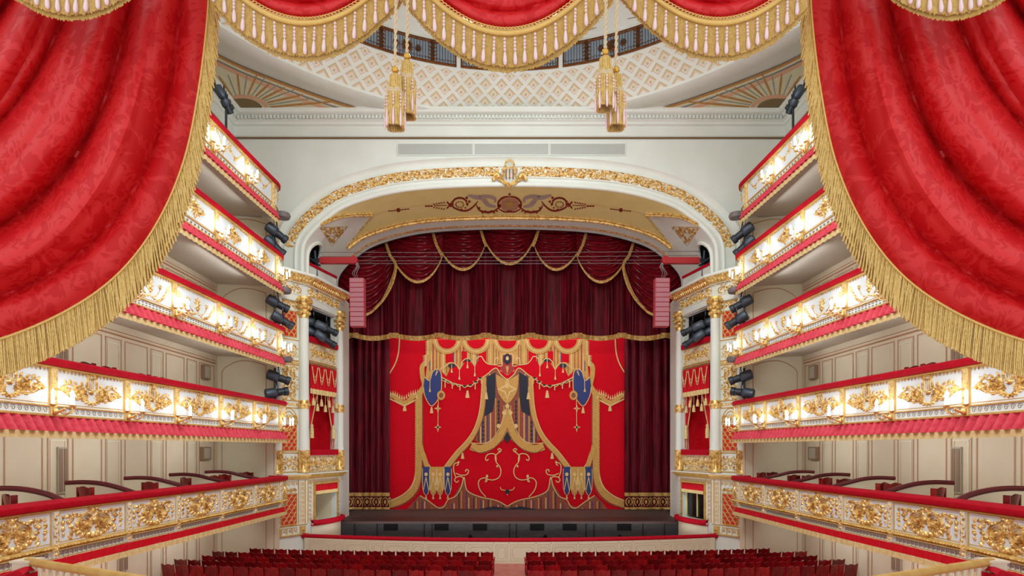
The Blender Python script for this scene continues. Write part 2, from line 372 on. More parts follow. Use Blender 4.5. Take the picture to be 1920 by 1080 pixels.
# ---- proscenium arch profile (x, h), measured on the wall plane
_pp = [(571, 533), (571, 505), (571, 485), (573, 461.5), (583, 443), (603, 422.6), (641, 394), (687.5, 376), (739, 363.5), (791, 356.5), (869, 352), (955.5, 350.5)]
_h = [(wl(x, WD), hh(y, WD)) for x, y in _pp]; _h = _h+[(-x, y) for x, y in _h[::-1][1:]]
AP = cat_rom(_h, 10)
def prof_h(x):
    x = -abs(x)
    for (a, ha), (c, hc) in zip(AP, AP[1:]):
        if a <= x <= c and c > a: return ha+(hc-ha)*(x-a)/(c-a)
    return -1 if x < 0 else 99
def bowl_n(path):
    out = []
    for i in range(len(path)):
        a = path[max(i-1, 0)]; c = path[min(i+1, len(path)-1)]; dx, dy = c[0]-a[0], c[1]-a[1]; L = hypot(dx, dy); out.append((-dy/L, dx/L))
    return out
def sweep(mb, path, sec, D0):
    ns = bowl_n(path); m = len(sec)
    vs = [(p[0]+n[0]*o, D0-d, Z(p[1]+n[1]*o)) for p, n in zip(path, ns) for o, d in sec]
    mb.add(vs, [(i*m+j, i*m+j+1, (i+1)*m+j+1, (i+1)*m+j) for i in range(len(path)-1) for j in range(m-1)])
def hit(px, py, w=0):      # where the ray of a pixel meets the barrel soffit
    k, m = (px-CX)/F, (HY-py)/F; lo, hi = WD-.8, 34
    for _ in range(30):
        mid = (lo+hi)/2
        if abs(k*mid) > abs(AP[0][0]) or m*mid > prof_h(k*mid): hi = mid
        else: lo = mid
    D = lo-w*1.6
    return (k*D, D, Z(m*D))
b = MB(); arch = [p for p in AP]
pol = [(-WX, 7.6), (AP[0][0], 7.6)]+arch+[(AP[-1][0], 7.6), (WX, 7.6), (WX, 15.7), (-WX, 15.7)]
t = tessellate_polygon([[Vector((x, h, 0)) for x, h in pol]]); b.add([(x, WD, Z(h)) for x, h in pol], [tuple(q) for q in t])
wall_f = struct(b.build('wall_front', WHITE, smooth=False))
b = MB(); sweep(b, AP, [(0, 0), (.0, .06), (.06, .12), (.16, .12), (.24, .05), (.36, .05), (.40, .12), (.44, .12), (.45, .04), (.93, .04), (.95, .05), (1.0, .01), (1.1, .0), (1.2, .03), (1.28, .1), (1.33, .17), (1.36, .17), (1.38, 0)], WD)
arch_o = struct(b.build('trim_1', WHITE)); tag(arch_o, 'white moulded frame of the great arch over the stage')
# gilded band: acanthus scroll following the arch
ns = bowl_n(AP); cum = [0]
for p, q in zip(AP, AP[1:]): cum.append(cum[-1]+hypot(q[0]-p[0], q[1]-p[1]))
def M_arch(u, v, w):
    i = min(max(next((k for k in range(len(cum)) if cum[k] > u), len(cum)-1), 1), len(cum)-1); t = (u-cum[i-1])/(cum[i]-cum[i-1])
    p = [AP[i-1][j]+(AP[i][j]-AP[i-1][j])*t for j in (0, 1)]; n = [ns[i-1][j]+(ns[i][j]-ns[i-1][j])*t for j in (0, 1)]
    return (p[0]+n[0]*(v+.45), WD-.04-w, Z(p[1]+n[1]*(v+.45)))
us = next(c for c, p in zip(cum, AP) if p[1] > hh(468, WD))
b = MB(); o_seed = 3
emit_scroll(b, M_arch, us, cum[-1]/2-.55, .02, .46, .05); emit_scroll(b, M_arch, cum[-1]/2+.55, cum[-1]-us, .02, .46, .05)
emit_scroll(b, M_arch, us+.12, cum[-1]/2-.5, .0, .26, .05); emit_scroll(b, M_arch, cum[-1]/2+.5, cum[-1]-us-.12, .0, .26, .05)
emit_scroll(b, M_arch, us+.3, cum[-1]/2-.5, .24, .48, .05); emit_scroll(b, M_arch, cum[-1]/2+.5, cum[-1]-us-.3, .24, .48, .05)
for v in (.015, .465): b.stroke([(us+(cum[-1]-2*us)*i/150, v) for i in range(151)], .03, .03, M_arch, taper=False)
for u in (us, cum[-1]-us): b.stroke([(u, .0), (u, .48)], .04, .04, M_arch, taper=False)
r_ = random.Random(5); u = us
while u < cum[-1]-us:
    if abs(u-cum[-1]/2) > .6:
        b.blob(u, r_.uniform(.08, .4), .09, .04, r_.uniform(0, 3), .05, 6, M_arch); b.blob(u+.03, r_.uniform(.05, .43), .05, .03, r_.uniform(0, 3), .04, 6, M_arch)
    u += .085
g = b.build('gilded_acanthus_band', GOLD, kind='structure'); tag(g, 'gilded openwork acanthus band running round the great arch')
# lyre emblem at the crown of the arch
ly = thing('lyre_emblem', (0, WD-.15, Z(12.2)), 'gilded lyre emblem with wreath at the crown of the stage arch', 'ornament')
def LM(x, y, w): return (x, WD-.18-w, Z(12.16)+y)
b = MB(); b.tube(arc(0, .96, .2, -.4, pi+.4, 16), .045, 6, M=lambda x, y: LM(x, y, .12)); b.tube([(-.2, .8), (.2, .8)], .04, 6, M=lambda x, y: LM(x, y, .12))
for s in (-1, 1):
    b.tube(cat_rom([(s*.2, .78), (s*.3, .7), (s*.24, .58), (s*.34, .42), (s*.28, .24), (s*.12, .12), (0, .06)], 4), .05, 6, M=lambda x, y: LM(x, y, .1)); b.blob(s*.3, .74, .08, .08, 0, .1, 8, LM, .08)
b.blob(0, .08, .2, .12, 0, .14, 8, LM); b.build('lyre_frame', GOLD, ly)
b = MB()
for x in (-.16, 0, .16): b.tube([(x, .28), (x, .74)], .028, 6, M=lambda x, y: LM(x, y, .12))
b.build('lyre_string', mat('copper_red_gilt', (170, 90, 34), .4, .6), ly)
b = MB(); o = Orn()
for s in (-1, 1):
    for k in range(16):
        a = k*.21; o.bl(s*(.62-.12*cos(a)), .42+.0*a+.2*sin(a*1.0)-.02*k*.4, .1, .05, s*(a), .1)
    for k in range(9): o.bl(s*(.42-.045*k), .26-.03*k, .09, .05, s*k*.5, .1)
    o.rose(s*.52, .46, .16)
o.emit(b, LM); b.build('leaf_wreath', GOLD, ly)
# ---- barrel soffit between hall and stage
DS0, DS1 = WD, 32.7
gold_px = [(603, 422), (620, 412), (650, 405.5), (700, 403.6), (675, 432), (649, 465), (687.5, 442), (739, 424), (817, 413.6), (957, 409.7), (957, 330), (860, 345), (739, 350), (600, 390)]
def inpoly(x, y, P_):
    c = False; j = len(P_)-1
    for i in range(len(P_)):
        xi, yi = P_[i]; xj, yj = P_[j]
        if (yi > y) != (yj > y) and x < (xj-xi)*(y-yi)/(yj-yi)+xi: c = not c
        j = i
    return c
fine = []
for (a, ha), (c, hc) in zip(AP, AP[1:]):
    n = max(1, int(hypot(c-a, hc-ha)/.09)); fine += [(a+(c-a)*k/n, ha+(hc-ha)*k/n) for k in range(n)]
fine.append(AP[-1]); ND = 60; gv, wv_ = MB(), MB(); base = [(x, DS0+(DS1-DS0)*j/ND, Z(h)) for x, h in fine for j in range(ND+1)]
gf, wf = [], []
def niche(D, h): return abs(D-28.55) < .8 and (h < 8.95 or ((D-28.55)/.8)**2+((h-8.95)/.95)**2 < 1)
for i in range(len(fine)-1):
    for j in range(ND):
        x = (fine[i][0]+fine[i+1][0])/2; h = (fine[i][1]+fine[i+1][1])/2; D = DS0+(DS1-DS0)*(j+.5)/ND
        if h < 10 and niche(D, h): continue
        px = CX-abs(x)*F/D; py = HY-h*F/D; q = (i*(ND+1)+j, i*(ND+1)+j+1, (i+1)*(ND+1)+j+1, (i+1)*(ND+1)+j)
        (gf if D < 30.95 and inpoly(px, py, gold_px) else wf).append(q)
gv.add(base, gf); wv_.add(base, wf)
def clean(mb):
    used = sorted({i for f in mb.f for i in f}); mp = {o: n for n, o in enumerate(used)}; mb.v = [mb.v[i] for i in used]; mb.f = [tuple(mp[i] for i in f) for f in mb.f]; return mb
soff = tag(struct(clean(wv_).build('ceiling_arch_soffit', WHITE)), 'white plaster barrel and vault legs under the stage arch')
tag(struct(clean(gv).build('trim_2', DGOLD)), 'old gold painted panel on the underside of the stage arch')
b = MB()
P1 = [(603, 422), (625, 411), (655, 405), (700, 403.6)]; P2 = [(700, 403.6), (675, 433), (649, 465)]
for sgn in (1, -1):
    for pth, w in ((P1, .07), (P2, .035)):
        pts = cat_rom(pth, 8); pts = [(x if sgn > 0 else 2*CX-x, y) for x, y in pts]; b.tube([hit(x, y, .05) for x, y in pts], w, 6)
        if w > .05: b.tube([hit(x, y-3.2, .05) for x, y in pts], .04, 6)
def on_arch(D, off, i0=0):
    return [(p[0]-n[0]*off, D, Z(p[1]-n[1]*off)) for p, n in list(zip(AP, ns))]
i0 = next(i for i, p in enumerate(AP) if p[1] > hh(465, 31)); sl = slice(i0, len(AP)-i0)
b.tube(on_arch(30.95, .05)[sl], .085, 7); b.tube(on_arch(30.72, .03)[sl], .03, 5); b.tube(on_arch(31.2, .03)[sl], .03, 5)
for p in cat_rom(on_arch(30.95, .1)[sl], 3)[::1]: b.ball(p, .055, 5, 3)
tag(struct(b.build('trim_3', GOLD)), 'gilded rope mouldings framing the gold panel under the arch')
b = MB(); i1 = next(i for i, p in enumerate(AP) if p[1] > hh(480, 32)); sl1 = slice(i1, len(AP)-i1)
b.tube(on_arch(32.1, .02)[sl1], .06, 6)
tag(struct(b.build('trim_4', mat('red_brown_gilt', (164, 104, 56), .5, .3, c2=(214, 170, 110), ns=14, contrast=(.45, .55)))), 'thin red and gold moulding along the rear edge of the arch')
b = MB()
for sgn in (1, -1):
    for dx, n in ((0, 1),):
        b.tube([(sgn*-1*(abs(AP[0][0])-.02), 28.55+.86*cos(a), Z(8.95+1.02*sin(a))) for a in [pi*k/20 for k in range(21)]], .1, 6) if False else None
    pts = [(28.55+.86*cos(pi*k/20), 8.95+1.0*sin(pi*k/20)) for k in range(21)]; pts = [(29.41, 8.1)]+pts+[(27.69, 8.1)]
    def xh(h):
        return abs(AP[0][0]) if h < 9.0 else next((abs(a[0]) for a in AP if a[1] >= h), 9)
    b.tube([(-sgn*(xh(h)-.03), D, Z(h)) for D, h in pts], .09, 6)
tag(struct(b.build('trim_5', WHITE)), 'white moulded surrounds of the two dark arched openings beside the arch')
b = MB()
for sgn in (1, -1):
    for (u0, v0, u1, v1, nn) in ((0, 0, 1, 1, 1),):
        r = random.Random(2)
        for k in range(70):
            a, c = r.random(), r.random()
            if a+c > 1: a, c = 1-a, 1-c
            x = 602+a*48+c*22; y = 429+a*-2+c*29; x = x if sgn > 0 else 2*CX-x
            b.blob(x, y, 3.4, 1.5, r.uniform(0, 3), .06, 6, hit)
        tri = [(600, 427), (652, 425), (623, 461), (600, 427)]; b.stroke([(x if sgn > 0 else 2*CX-x, y) for x, y in tri], 1.4, .03, hit, taper=False)
tag(struct(b.build('trim_6', GOLD)), 'gilded leaf triangles on the white vault legs')
# painted red ornament on the gold panel (flat paint on the surface)
def paint(px, py, w=0): return hit(px, py, .012)
b = MB(); lil = MB(); ctr = 955.5
def both(fn):
    for s in (1, -1): fn(lambda x: ctr+s*(x-ctr))
def orn_paint(X):
    def st(p, w): b.stroke([(X(x), y) for x, y in p], w*1.25, 0, paint, flat=True)
    def bl(x, y, rx, ry=None, r=0): b.blob(X(x), y, rx*1.25, (ry or rx)*1.25, r, 0, 6, paint)
    st(cat_rom([(936, 391), (934, 381), (940, 373), (948, 369.5), (956, 369)], 5), 3.4); st(cat_rom([(934, 391), (945, 397), (956, 398)], 4), 2.2)
    st(cat_rom([(893, 384), (899, 394), (912, 398), (926, 396), (936, 388)], 6), 3.2); st(cat_rom([(896, 377), (889, 386), (878, 394), (866, 395), (852, 390), (846, 384)], 6), 3)
    st(arc(862, 381, 13, 2.6, 6.6, 18, 10), 3); st(arc(862, 384, 8, 0, 6, 14, 6), .8)
    for k in range(12): a = k*.55; bl(862+15*cos(a), 382-11*sin(a), 1.4)
    for k in range(10): a = k*.63; bl(862+7*cos(a), 383-5*sin(a), .9)
    for x in (799, 804, 809): bl(x, 386.5, 2.2, 1.4)
    for k in range(5): bl(814+k*4.6, 383-k*.8, 2, .9, .7); bl(814+k*4.6, 389+k*.8, 2, .9, -.7)
    st([(814, 386), (838, 385)], 1.4); st([(838, 378), (846, 388)], 3); st([(838, 391), (847, 380)], 3)
    for k in range(7): bl(899+k*5.5, 398+(1 if k % 2 else -2)+(-6 if k == 0 else 0), 1.5)
    for k in range(8): bl(730+k*5, 396-k*.55, 2.2, .9)
    bl(747, 394, 3.4, 3.4); bl(875, 371, 2.2); bl(880, 378, 2); bl(936, 386, 3.2)
    lil.stroke([(X(x), y) for x, y in cat_rom([(877, 366), (892, 370), (905, 372), (915, 384), (930, 388)], 5)], 9, 0, paint, flat=True)
    lil.stroke([(X(x), y) for x, y in cat_rom([(896, 369), (912, 368), (927, 372), (928, 380)], 5)], 7, 0, paint, flat=True)
both(orn_paint)
sp = [(955.5+(3.6 if k % 2 == 0 else 1.5)*sin(k*pi/5), 364.5-(3.6 if k % 2 == 0 else 1.5)*cos(k*pi/5)) for k in range(10)]; b.poly(sp, 0, paint)
b.blob(955.5, 396, 5, 2, 0, 0, 6, paint)
pr = struct(b.build('trim_7', MAROON, smooth=False)); tag(pr, 'dark red painted scroll and star ornament on the gold panel')
tag(struct(lil.build('trim_8', LILAC, smooth=False)), 'pale grey painted wings beside the red medallion')
b = MB(); b.blob(955.5, 384, 18, 13, 0, 0, 20, lambda x, y, w=0: hit(x, y, .006)); tag(struct(b.build('trim_9', mat('dusty_rose_paint', (186, 138, 108), .7))), 'dusty rose medallion ground in the middle of the gold panel')
b = MB(); b.blob(955.5, 383, 6, 6.5, 0, 0, 10, paint)
for k in range(14): b.blob(955.5+8*cos(k*.45), 383-7.5*sin(k*.45), 2.4, .9, -k*.45, 0, 5, paint)
tag(struct(b.build('trim_10', GOLDM)), 'small gold mask painted in the rose medallion')
# dark spaces behind the arched openings and around the stage
for sgn in (1, -1):
    b = MB(); x0, x1 = sorted((sgn*9.6, sgn*11.2)); 
    vs = [(x0, 27.45, Z(7.6)), (x1, 27.45, Z(7.6)), (x1, 29.9, Z(7.6)), (x0, 29.9, Z(7.6))]; vs += [(x, y, Z(10.4)) for x, y, z in vs]
    out = x0 if sgn < 0 else x1
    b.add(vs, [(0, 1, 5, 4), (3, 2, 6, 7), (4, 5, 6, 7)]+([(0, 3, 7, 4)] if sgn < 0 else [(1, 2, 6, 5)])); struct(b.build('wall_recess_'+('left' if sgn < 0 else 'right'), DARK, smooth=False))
b = MB(); zt = Z(14.2); zb = 0
vs = [(-15, 41, zb), (15, 41, zb), (15, 41, zt), (-15, 41, zt), (-15, 32.8, zb), (-15, 32.8, zt), (15, 32.8, zb), (15, 32.8, zt)]
b.add(vs, [(0, 1, 2, 3), (0, 4, 5, 3), (1, 6, 7, 2), (3, 2, 7, 5)])
po2 = [(-15, 7.6), (AP[0][0], 7.6)]+arch+[(AP[-1][0], 7.6), (15, 7.6), (15, 14.2), (-15, 14.2)]; t = tessellate_polygon([[Vector((x, h, 0)) for x, h in po2]]); b.add([(x, 32.8, Z(h)) for x, h in po2], [tuple(q) for q in t])
b.add([(-15, 32.8, 0), (-9.9, 32.8, 0), (-9.9, 32.8, Z(7.6)), (-15, 32.8, Z(7.6))], [(0, 1, 2, 3)]); b.add([(15, 32.8, 0), (9.9, 32.8, 0), (9.9, 32.8, Z(7.6)), (15, 32.8, Z(7.6))], [(0, 1, 2, 3)])
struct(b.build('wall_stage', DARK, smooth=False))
# ---- cornice, side walls, ceiling
sec = [(0, 14.46), (.03, 14.5), (.03, 14.56), (.06, 14.58), (.06, 15.02), (.16, 15.06), (.18, 15.16), (.26, 15.2), (.28, 15.36), (.55, 15.42), (.6, 15.5), (.62, 15.62)]
def cornice(mb, sec):
    m = len(sec); vs = []
    for d, h in sec: pass
    rows = [[(-WX+d, 5, Z(h)), (-WX+d, WD-d, Z(h)), (WX-d, WD-d, Z(h)), (WX-d, 5, Z(h))] for d, h in sec]
    for i in range(m-1):
        for j in range(3): mb.add([rows[i][j], rows[i][j+1], rows[i+1][j+1], rows[i+1][j]], [(0, 1, 2, 3)])
b = MB(); cornice(b, sec)
for i in range(150):
    x = -12.5+i*25/149; b.box(x-.05, x+.05, WD-.4, WD-.27, Z(15.22), Z(15.36))
for i in range(120):
    y = 8+i*18.8/119
    for s in (-1, 1): b.box(s*12.5-.06, s*12.5+.06, y-.05, y+.05, Z(15.22), Z(15.36)) if False else b.box(min(s*12.62, s*12.5), max(s*12.62, s*12.5), y-.05, y+.05, Z(15.22), Z(15.36))
struct(b.build('trim_cornice', WHITE, smooth=False)); 
b = MB(); cornice(b, [(.035, 14.44), (.07, 14.46), (.07, 14.52), (.035, 14.54)]); struct(b.build('trim_cornice_line', mat('brown_line_paint', (120, 96, 66), .6), smooth=False))
for k, (a, c) in enumerate(((746, 886), (890, 1028), (1032, 1172))):
    v = thing('vent_grille', (wl((a+c)/2, WD), WD-.02, Z(hh(292, WD))), 'pale grey mesh vent above the stage arch, %s of three' % ('left', 'middle', 'right')[k], 'vent', 'vents above the stage arch')
    x0, x1, z0, z1 = wl(a, WD), wl(c, WD), Z(hh(291, WD)), Z(hh(271, WD))
    b = MB(); b.box(x0, x1, WD-.03, WD-.01, z0, z1); b.build('mesh_panel', GRILL, v)
    b = MB(); t_ = .04
    for q in ((x0-t_, x1+t_, z1, z1+t_), (x0-t_, x1+t_, z0-t_, z0), (x0-t_, x0, z0, z1), (x1, x1+t_, z0, z1)): b.box(q[0], q[1], WD-.06, WD-.005, q[2], q[3])
    b.build('frame', WHITE, v)
    b = MB()
    for i in range(1, 48): x = x0+(x1-x0)*i/48; b.box(x-.006, x+.006, WD-.045, WD-.03, z0, z1)
    b.build('mesh_bars', GRILL, v)
CY, R0, R1, R2 = 14.6, 13.65, 12.7, 11.6; HC = 15.62
def ray_rect(th):
    sx, sy = sin(th), cos(th); best = 1e9
    if abs(sx) > 1e-6: best = min(best, WX/abs(sx))
    if sy > 1e-6: best = min(best, (WD-CY)/sy)
    if sy < -1e-6: best = min(best, (CY-1)/-sy)
    return best
b = MB(); NT = 160; vs = []; 
for i in range(NT+1):
    th = 2*pi*i/NT; e = ray_rect(th); r0 = min(R0, e); e = max(e, r0)
    for r, h in ((R1, HC+.02), (R1, HC-.1), (R1+.12, HC-.14), (r0-.12, HC-.1), (r0, HC), (e, HC)):
        r = min(r, e); vs.append((r*sin(th), CY+r*cos(th), Z(h)))
b.add(vs, [(i*6+j, i*6+j+1, (i+1)*6+j+1, (i+1)*6+j) for i in range(NT) for j in range(5)])
struct(b.build('ceiling', WHITE))
def M_cove(u, v, w):      # u: arc metres from the centre line, v: 0 at the foot .. 1.63 at the head
    th = u/12.15; t = v/1.63; r = R1+(R2-R1)*t-.15*sin(pi*t)*0; h = HC+1.2*t
    n = (-.74, -.67); r += w*n[0]; h += w*n[1]
    return (r*sin(th), CY+r*cos(th), Z(h))
b = MB(); b.grid(lambda a, c: M_cove((a-.5)*2*pi*12.15, c*1.63, 0), 160, 3); cove = struct(b.build('ceiling_cove', WHITE))
tan, ros, lat, dot = MB(), MB(), MB(), MB(); pu = 2*pi*12.15/104; pv = .72
for i in range(104*2):
    u = -pi*12.15+i*pu/2
    if abs(u) > 15.5: continue
    for j in range(-1, 6):
        if (i+j) % 2: continue
        v = .02+j*pv/2
        def dia(r): return [(u, v-r*pv/2), (u+r*pu/2, v), (u, v+r*pv/2), (u-r*pu/2, v)]
        def clip(P_): return [(x, min(max(y, .02), 1.61)) for x, y in P_]
        D0 = clip(dia(.8)); D1 = clip(dia(.58)); D2 = clip(dia(.36))
        if D0[2][1]-D0[0][1] < .1: continue
        for mbx, A, B_, w in ((tan, D0, D1, .012), (ros, dia(.58), dia(.36), .006)):
            A, B_ = clip(A), clip(B_)
            # the upper two sides of each coffer show their beige inner faces
            mbx.add([(x, y, w) for x, y in A+B_], [(k, (k+1) % 4, 4+(k+1) % 4, 4+k) for k in (1, 2)] if mbx is tan else [(k, (k+1) % 4, 4+(k+1) % 4, 4+k) for k in range(4)], M_cove)
        if .1 < v < 1.55: dot.blob(u, v, .07, .07, 0, .03, 6, M_cove)
tan.build('coffer_shade_band', TAN, cove, smooth=False); ros.build('coffer_inner_frame', ROSE, cove, smooth=False); dot.build('coffer_rosette', TAN, cove)
# drum with bronze grilles, dome above
def M_drum(u, v, w): th = u/R2; r = R2-w; return (r*sin(th), CY+r*cos(th), Z(HC+1.2+v))
b = MB(); b.grid(lambda a, c: M_drum((a-.5)*2*pi*R2, c*1.25, 0), 160, 1)
b.grid(lambda a, c: ((R2*cos(c*pi/2*.98))*sin(a*2*pi), CY+R2*cos(c*pi/2*.98)*cos(a*2*pi), Z(HC+2.45+2.6*sin(c*pi/2*.98))), 96, 12)
dome = struct(b.build('ceiling_dome', WHITE))
gl, fr, bz = MB(), MB(), MB(); LP = 4.55
for k in range(-4, 5):
    u0, u1 = k*LP-LP/2+.1, k*LP+LP/2-.1
    b_ = 24
    gl.grid(lambda a, c: M_drum(u0+.08+(u1-u0-.16)*a, .14+.86*c, .02), b_, 1)
    for v in (.07, .13, .98, 1.06): fr.stroke([(u0+(u1-u0)*i/b_, v) for i in range(b_+1)], .07, .05, M_drum, taper=False, w0=.02)
    for u in (u0+.03, u1-.03): fr.stroke([(u, .05), (u, 1.06)], .08, .05, M_drum, taper=False, w0=.02)
    n = 34
    for i in range(n): u = u0+.12+(u1-u0-.24)*i/(n-1); bz.stroke([(u, .12), (u, 1.0)], .025, .03, M_drum, taper=False, w0=.03)
    for i in range(26): u = u0+.12+(u1-u0-.24)*i/25; bz.stroke(arc(u, .22, .07, 0, pi, 5), .02, .02, M_drum, taper=False, w0=.03)
    o = Orn(); o.rose(0, .55, .2); 
    for a in range(12): o.bl(.2*cos(a*.524), .55+.2*sin(a*.524), .08, .04, a*.524, .04)
    o.rose(.48, .55, .13, True)
    for s in (-1, 1):
        for j in range(5): o.rose(s*1.12, .22+j*.17, .09); o.bl(s*1.24, .25+j*.16, .08, .03, .7, .03); o.bl(s*1.0, .25+j*.16, .08, .03, -.7, .03)
    o.emit(bz, M_drum, k*LP, 0, 1, .05)
gl.build('blue_glass', BLUEG, dome); fr.build('grille_frame', BRONZ, dome); bz.build('bronze_grille', BRONZ, dome)
b = MB()
def M_dome(u, v, w): th = u/R2; c = (v/5)*pi/2; return ((R2*cos(c)-w)*sin(th), CY+(R2*cos(c)-w)*cos(th), Z(HC+2.45+2.6*sin(c)-w))
for k in range(-3, 4):
    o = Orn(); o.leafspiral(.5, .6, .3, 1.3, pi, -1, True, .12); o.leafspiral(1.1, .5, .22, 1.2, 0, 1, True, .1); o.bl(0, .5, .25, .25, 0, .04); o.st([(-1.6, .3), (-.8, .2), (0, .25), (.8, .2), (1.6, .3)], .08, .03)
    o.emit(b, M_dome, k*LP+LP/2, 0, 1)
b.build('painted_arabesque', BRONZ, dome)
# painted fans in the ceiling corners
def M_ceil(px, py, w=0): D = (HC-.01-w)*F/(HY-py); return (wl(px, D), D, Z(HC-.01-w))
for sgn in (1, -1):
    X = lambda x: x if sgn > 0 else 2*CX-x
    def cl(D, x): return x
    out = cat_rom([(387, 92), (450, 123), (520, 151), (600, 180), (660, 199), (722, 213)], 5)
    inn = cat_rom([(387, 103), (450, 134), (520, 162), (590, 188), (640, 204), (660, 208.5)], 5)
    b = MB(); A = out+[(452, 213), (370, 103)]
    b.poly([(X(x), y) for x, y in A], .03, M_ceil); fan = struct(b.build('trim_fan', SAGE, smooth=False)); tag(fan, 'painted fan panel with gilt border in the %s ceiling corner' % ('left' if sgn > 0 else 'right'))
    def rib(mb, pts, w, lv): mb.stroke([(X(x), y) for x, y in pts], w, 0, lambda x, y, w_=0: M_ceil(x, y, lv), taper=False, flat=True)
    b = MB(); rib(b, [(x, y+2.5) for x, y in out], 4.5, .034); rib(b, [(690, 210.5), (455, 211), (449, 205), (376, 107)], 4.5, .034); b.build('ochre_border', ORNG, fan, smooth=False)
    b = MB(); rib(b, inn, 2.5, .036); rib(b, [(650, 206.5), (460, 207)], 1.6, .036); b.build('slate_line', SLATE, fan, smooth=False)
    b = MB(); rib(b, [(x, y+6) for x, y in cat_rom([(390, 104), (450, 134), (520, 163), (590, 190), (640, 205)], 6)], 6.5, .038)
    c0 = (453, 207); rr = [(c0[0]+48*cos(a), c0[1]-26*sin(a)) for a in [k*2.1/14 for k in range(15)]]; rib(b, rr, 7, .038); b.build('peach_border', PEACH, fan, smooth=False)
    b = MB(); c1 = MB(); c2 = MB()
    for k in range(15):
        a = .06+k*2.0/14; p = (c0[0]+54*cos(a), c0[1]-30*sin(a)); L_ = 96-k*1.8 if k < 6 else 74
        q = (c0[0]+(54+L_)*cos(a)*(1.15 if k < 4 else 1), c0[1]-(30+L_*.52)*sin(a)); 
        if sum(1 for _ in [0]) and inpoly(q[0], q[1], A) is False:
            for sft in range(12):
                q = (p[0]+(q[0]-p[0])*.88, p[1]+(q[1]-p[1])*.88)
                if inpoly(q[0], q[1]-5, A): break
        mid = (p[0]+(q[0]-p[0])*.55, p[1]+(q[1]-p[1])*.55)
        (b if k % 2 else c1).stroke([(X(x), y) for x, y in (p, mid, q)], 4.2 if k % 2 else 2.4, 0, lambda x, y, w=0: M_ceil(x, y, .04), flat=True)
    b.build('gold_ray', ORNG, fan, smooth=False); c1.build('grey_ray', mat('grey_green_ray_paint', (150, 154, 130), .7) if 'grey_green_ray_paint' not in MT else MT['grey_green_ray_paint'], fan, smooth=False)
    b = MB(); pts = [(c0[0]+(40)*cos(a), c0[1]-22*sin(a)) for a in [k*2.2/14 for k in range(15)]]+[(430, 180), c0]; b.poly([(X(x), y) for x, y in pts], .045, M_ceil); b.build('dark_shell', mat('olive_brown_paint', (120, 98, 60), .7) if 'olive_brown_paint' not in MT else MT['olive_brown_paint'], fan, smooth=False)
# ---- side walls with moulded panels, end walls
LEV = [(-5.1, -2.5), (-2.35, .75), (1.0, 3.95), (4.25, 7.15), (7.4, 10.2)]
for sgn in (-1, 1):
    side = 'left' if sgn < 0 else 'right'
    b = MB(); x = sgn*WX; b.add([(x, 4, 0), (x, WD, 0), (x, WD, Z(15.7)), (x, 4, Z(15.7))], [(0, 1, 2, 3)]); wall = struct(b.build('wall_'+side, BEIGE, smooth=False))
    ln, wh = MB(), MB()
    def M_w(u, v, w): return (sgn*(WX-w), u, Z(v))
    def frame(mb, u0, u1, v0, v1, t=.035, w=.02):
        for q in ((u0, u1, v1-t, v1), (u0, u1, v0, v0+t), (u0, u0+t, v0+t, v1-t), (u1-t, u1, v0+t, v1-t)): mb.add([(q[0], q[2], w), (q[1], q[2], w), (q[1], q[3], w), (q[0], q[3], w)], [(0, 1, 2, 3)], M_w)
    for li, (v0, v1) in enumerate(LEV[:4]):
        u = 25.6; k = 0
        while u > 6:
            wd = 1.25 if k % 2 == 0 else .78
            frame(ln, u-wd, u, v0+.15, v1-.35)
            if k % 2 == 1: frame(wh, u-wd+.1, u-.1, v0+.3, v1-.5, .03)
            u -= wd+.16; k += 1
        ln.stroke([(5, v1-.22), (25.7, v1-.22)], .06, .05, M_w, taper=False); ln.stroke([(5, v1-.1), (25.7, v1-.1)], .03, .03, M_w, taper=False)
    ln.build('panel_line', LINE, wall, smooth=False); wh.build('panel_moulding', IVORY, wall, smooth=False)
    # end wall beside the stage, behind the balcony ends
    b = MB(); xa, xb = sorted((sgn*10.32, sgn*WX)); b.box(xa, xb, 25.9, 26.3, 0, Z(10.2)); ew = struct(b.build('wall_end_'+side, IVORY, smooth=False)); tag(ew, 'cream end wall of the %s balconies beside the stage tower' % side)
    b = MB()
    def M_e(u, v, w): return (sgn*u, 25.9-w, Z(v))
    for li, (v0, v1) in enumerate(LEV):
        if li == 0: pts = [(10.75, v0+.1), (10.75, v1-.2), (12.7, v1-.2), (12.7, v0+.1)]
        elif li == 1: pts = [(10.75, v0+.1), (10.75, v1-.15), (12.7, v1-.15), (12.7, v0)]
        else: pts = [(10.75, v0+.1), (10.75, v1-.28)]+cat_rom([(10.75, v1-.28), (11.4, v1-.1), (12.0, v1-.1), (12.55, v1-.38), (12.7, v1-.6)], 5)+[(12.7, v0)]
        b.stroke(pts, .035, .02, M_e, taper=False)
        b.stroke([(10.4, v0), (10.4, v1)], .03, .02, M_e, taper=False)
    b.build('arch_line', LINE, ew, smooth=False)
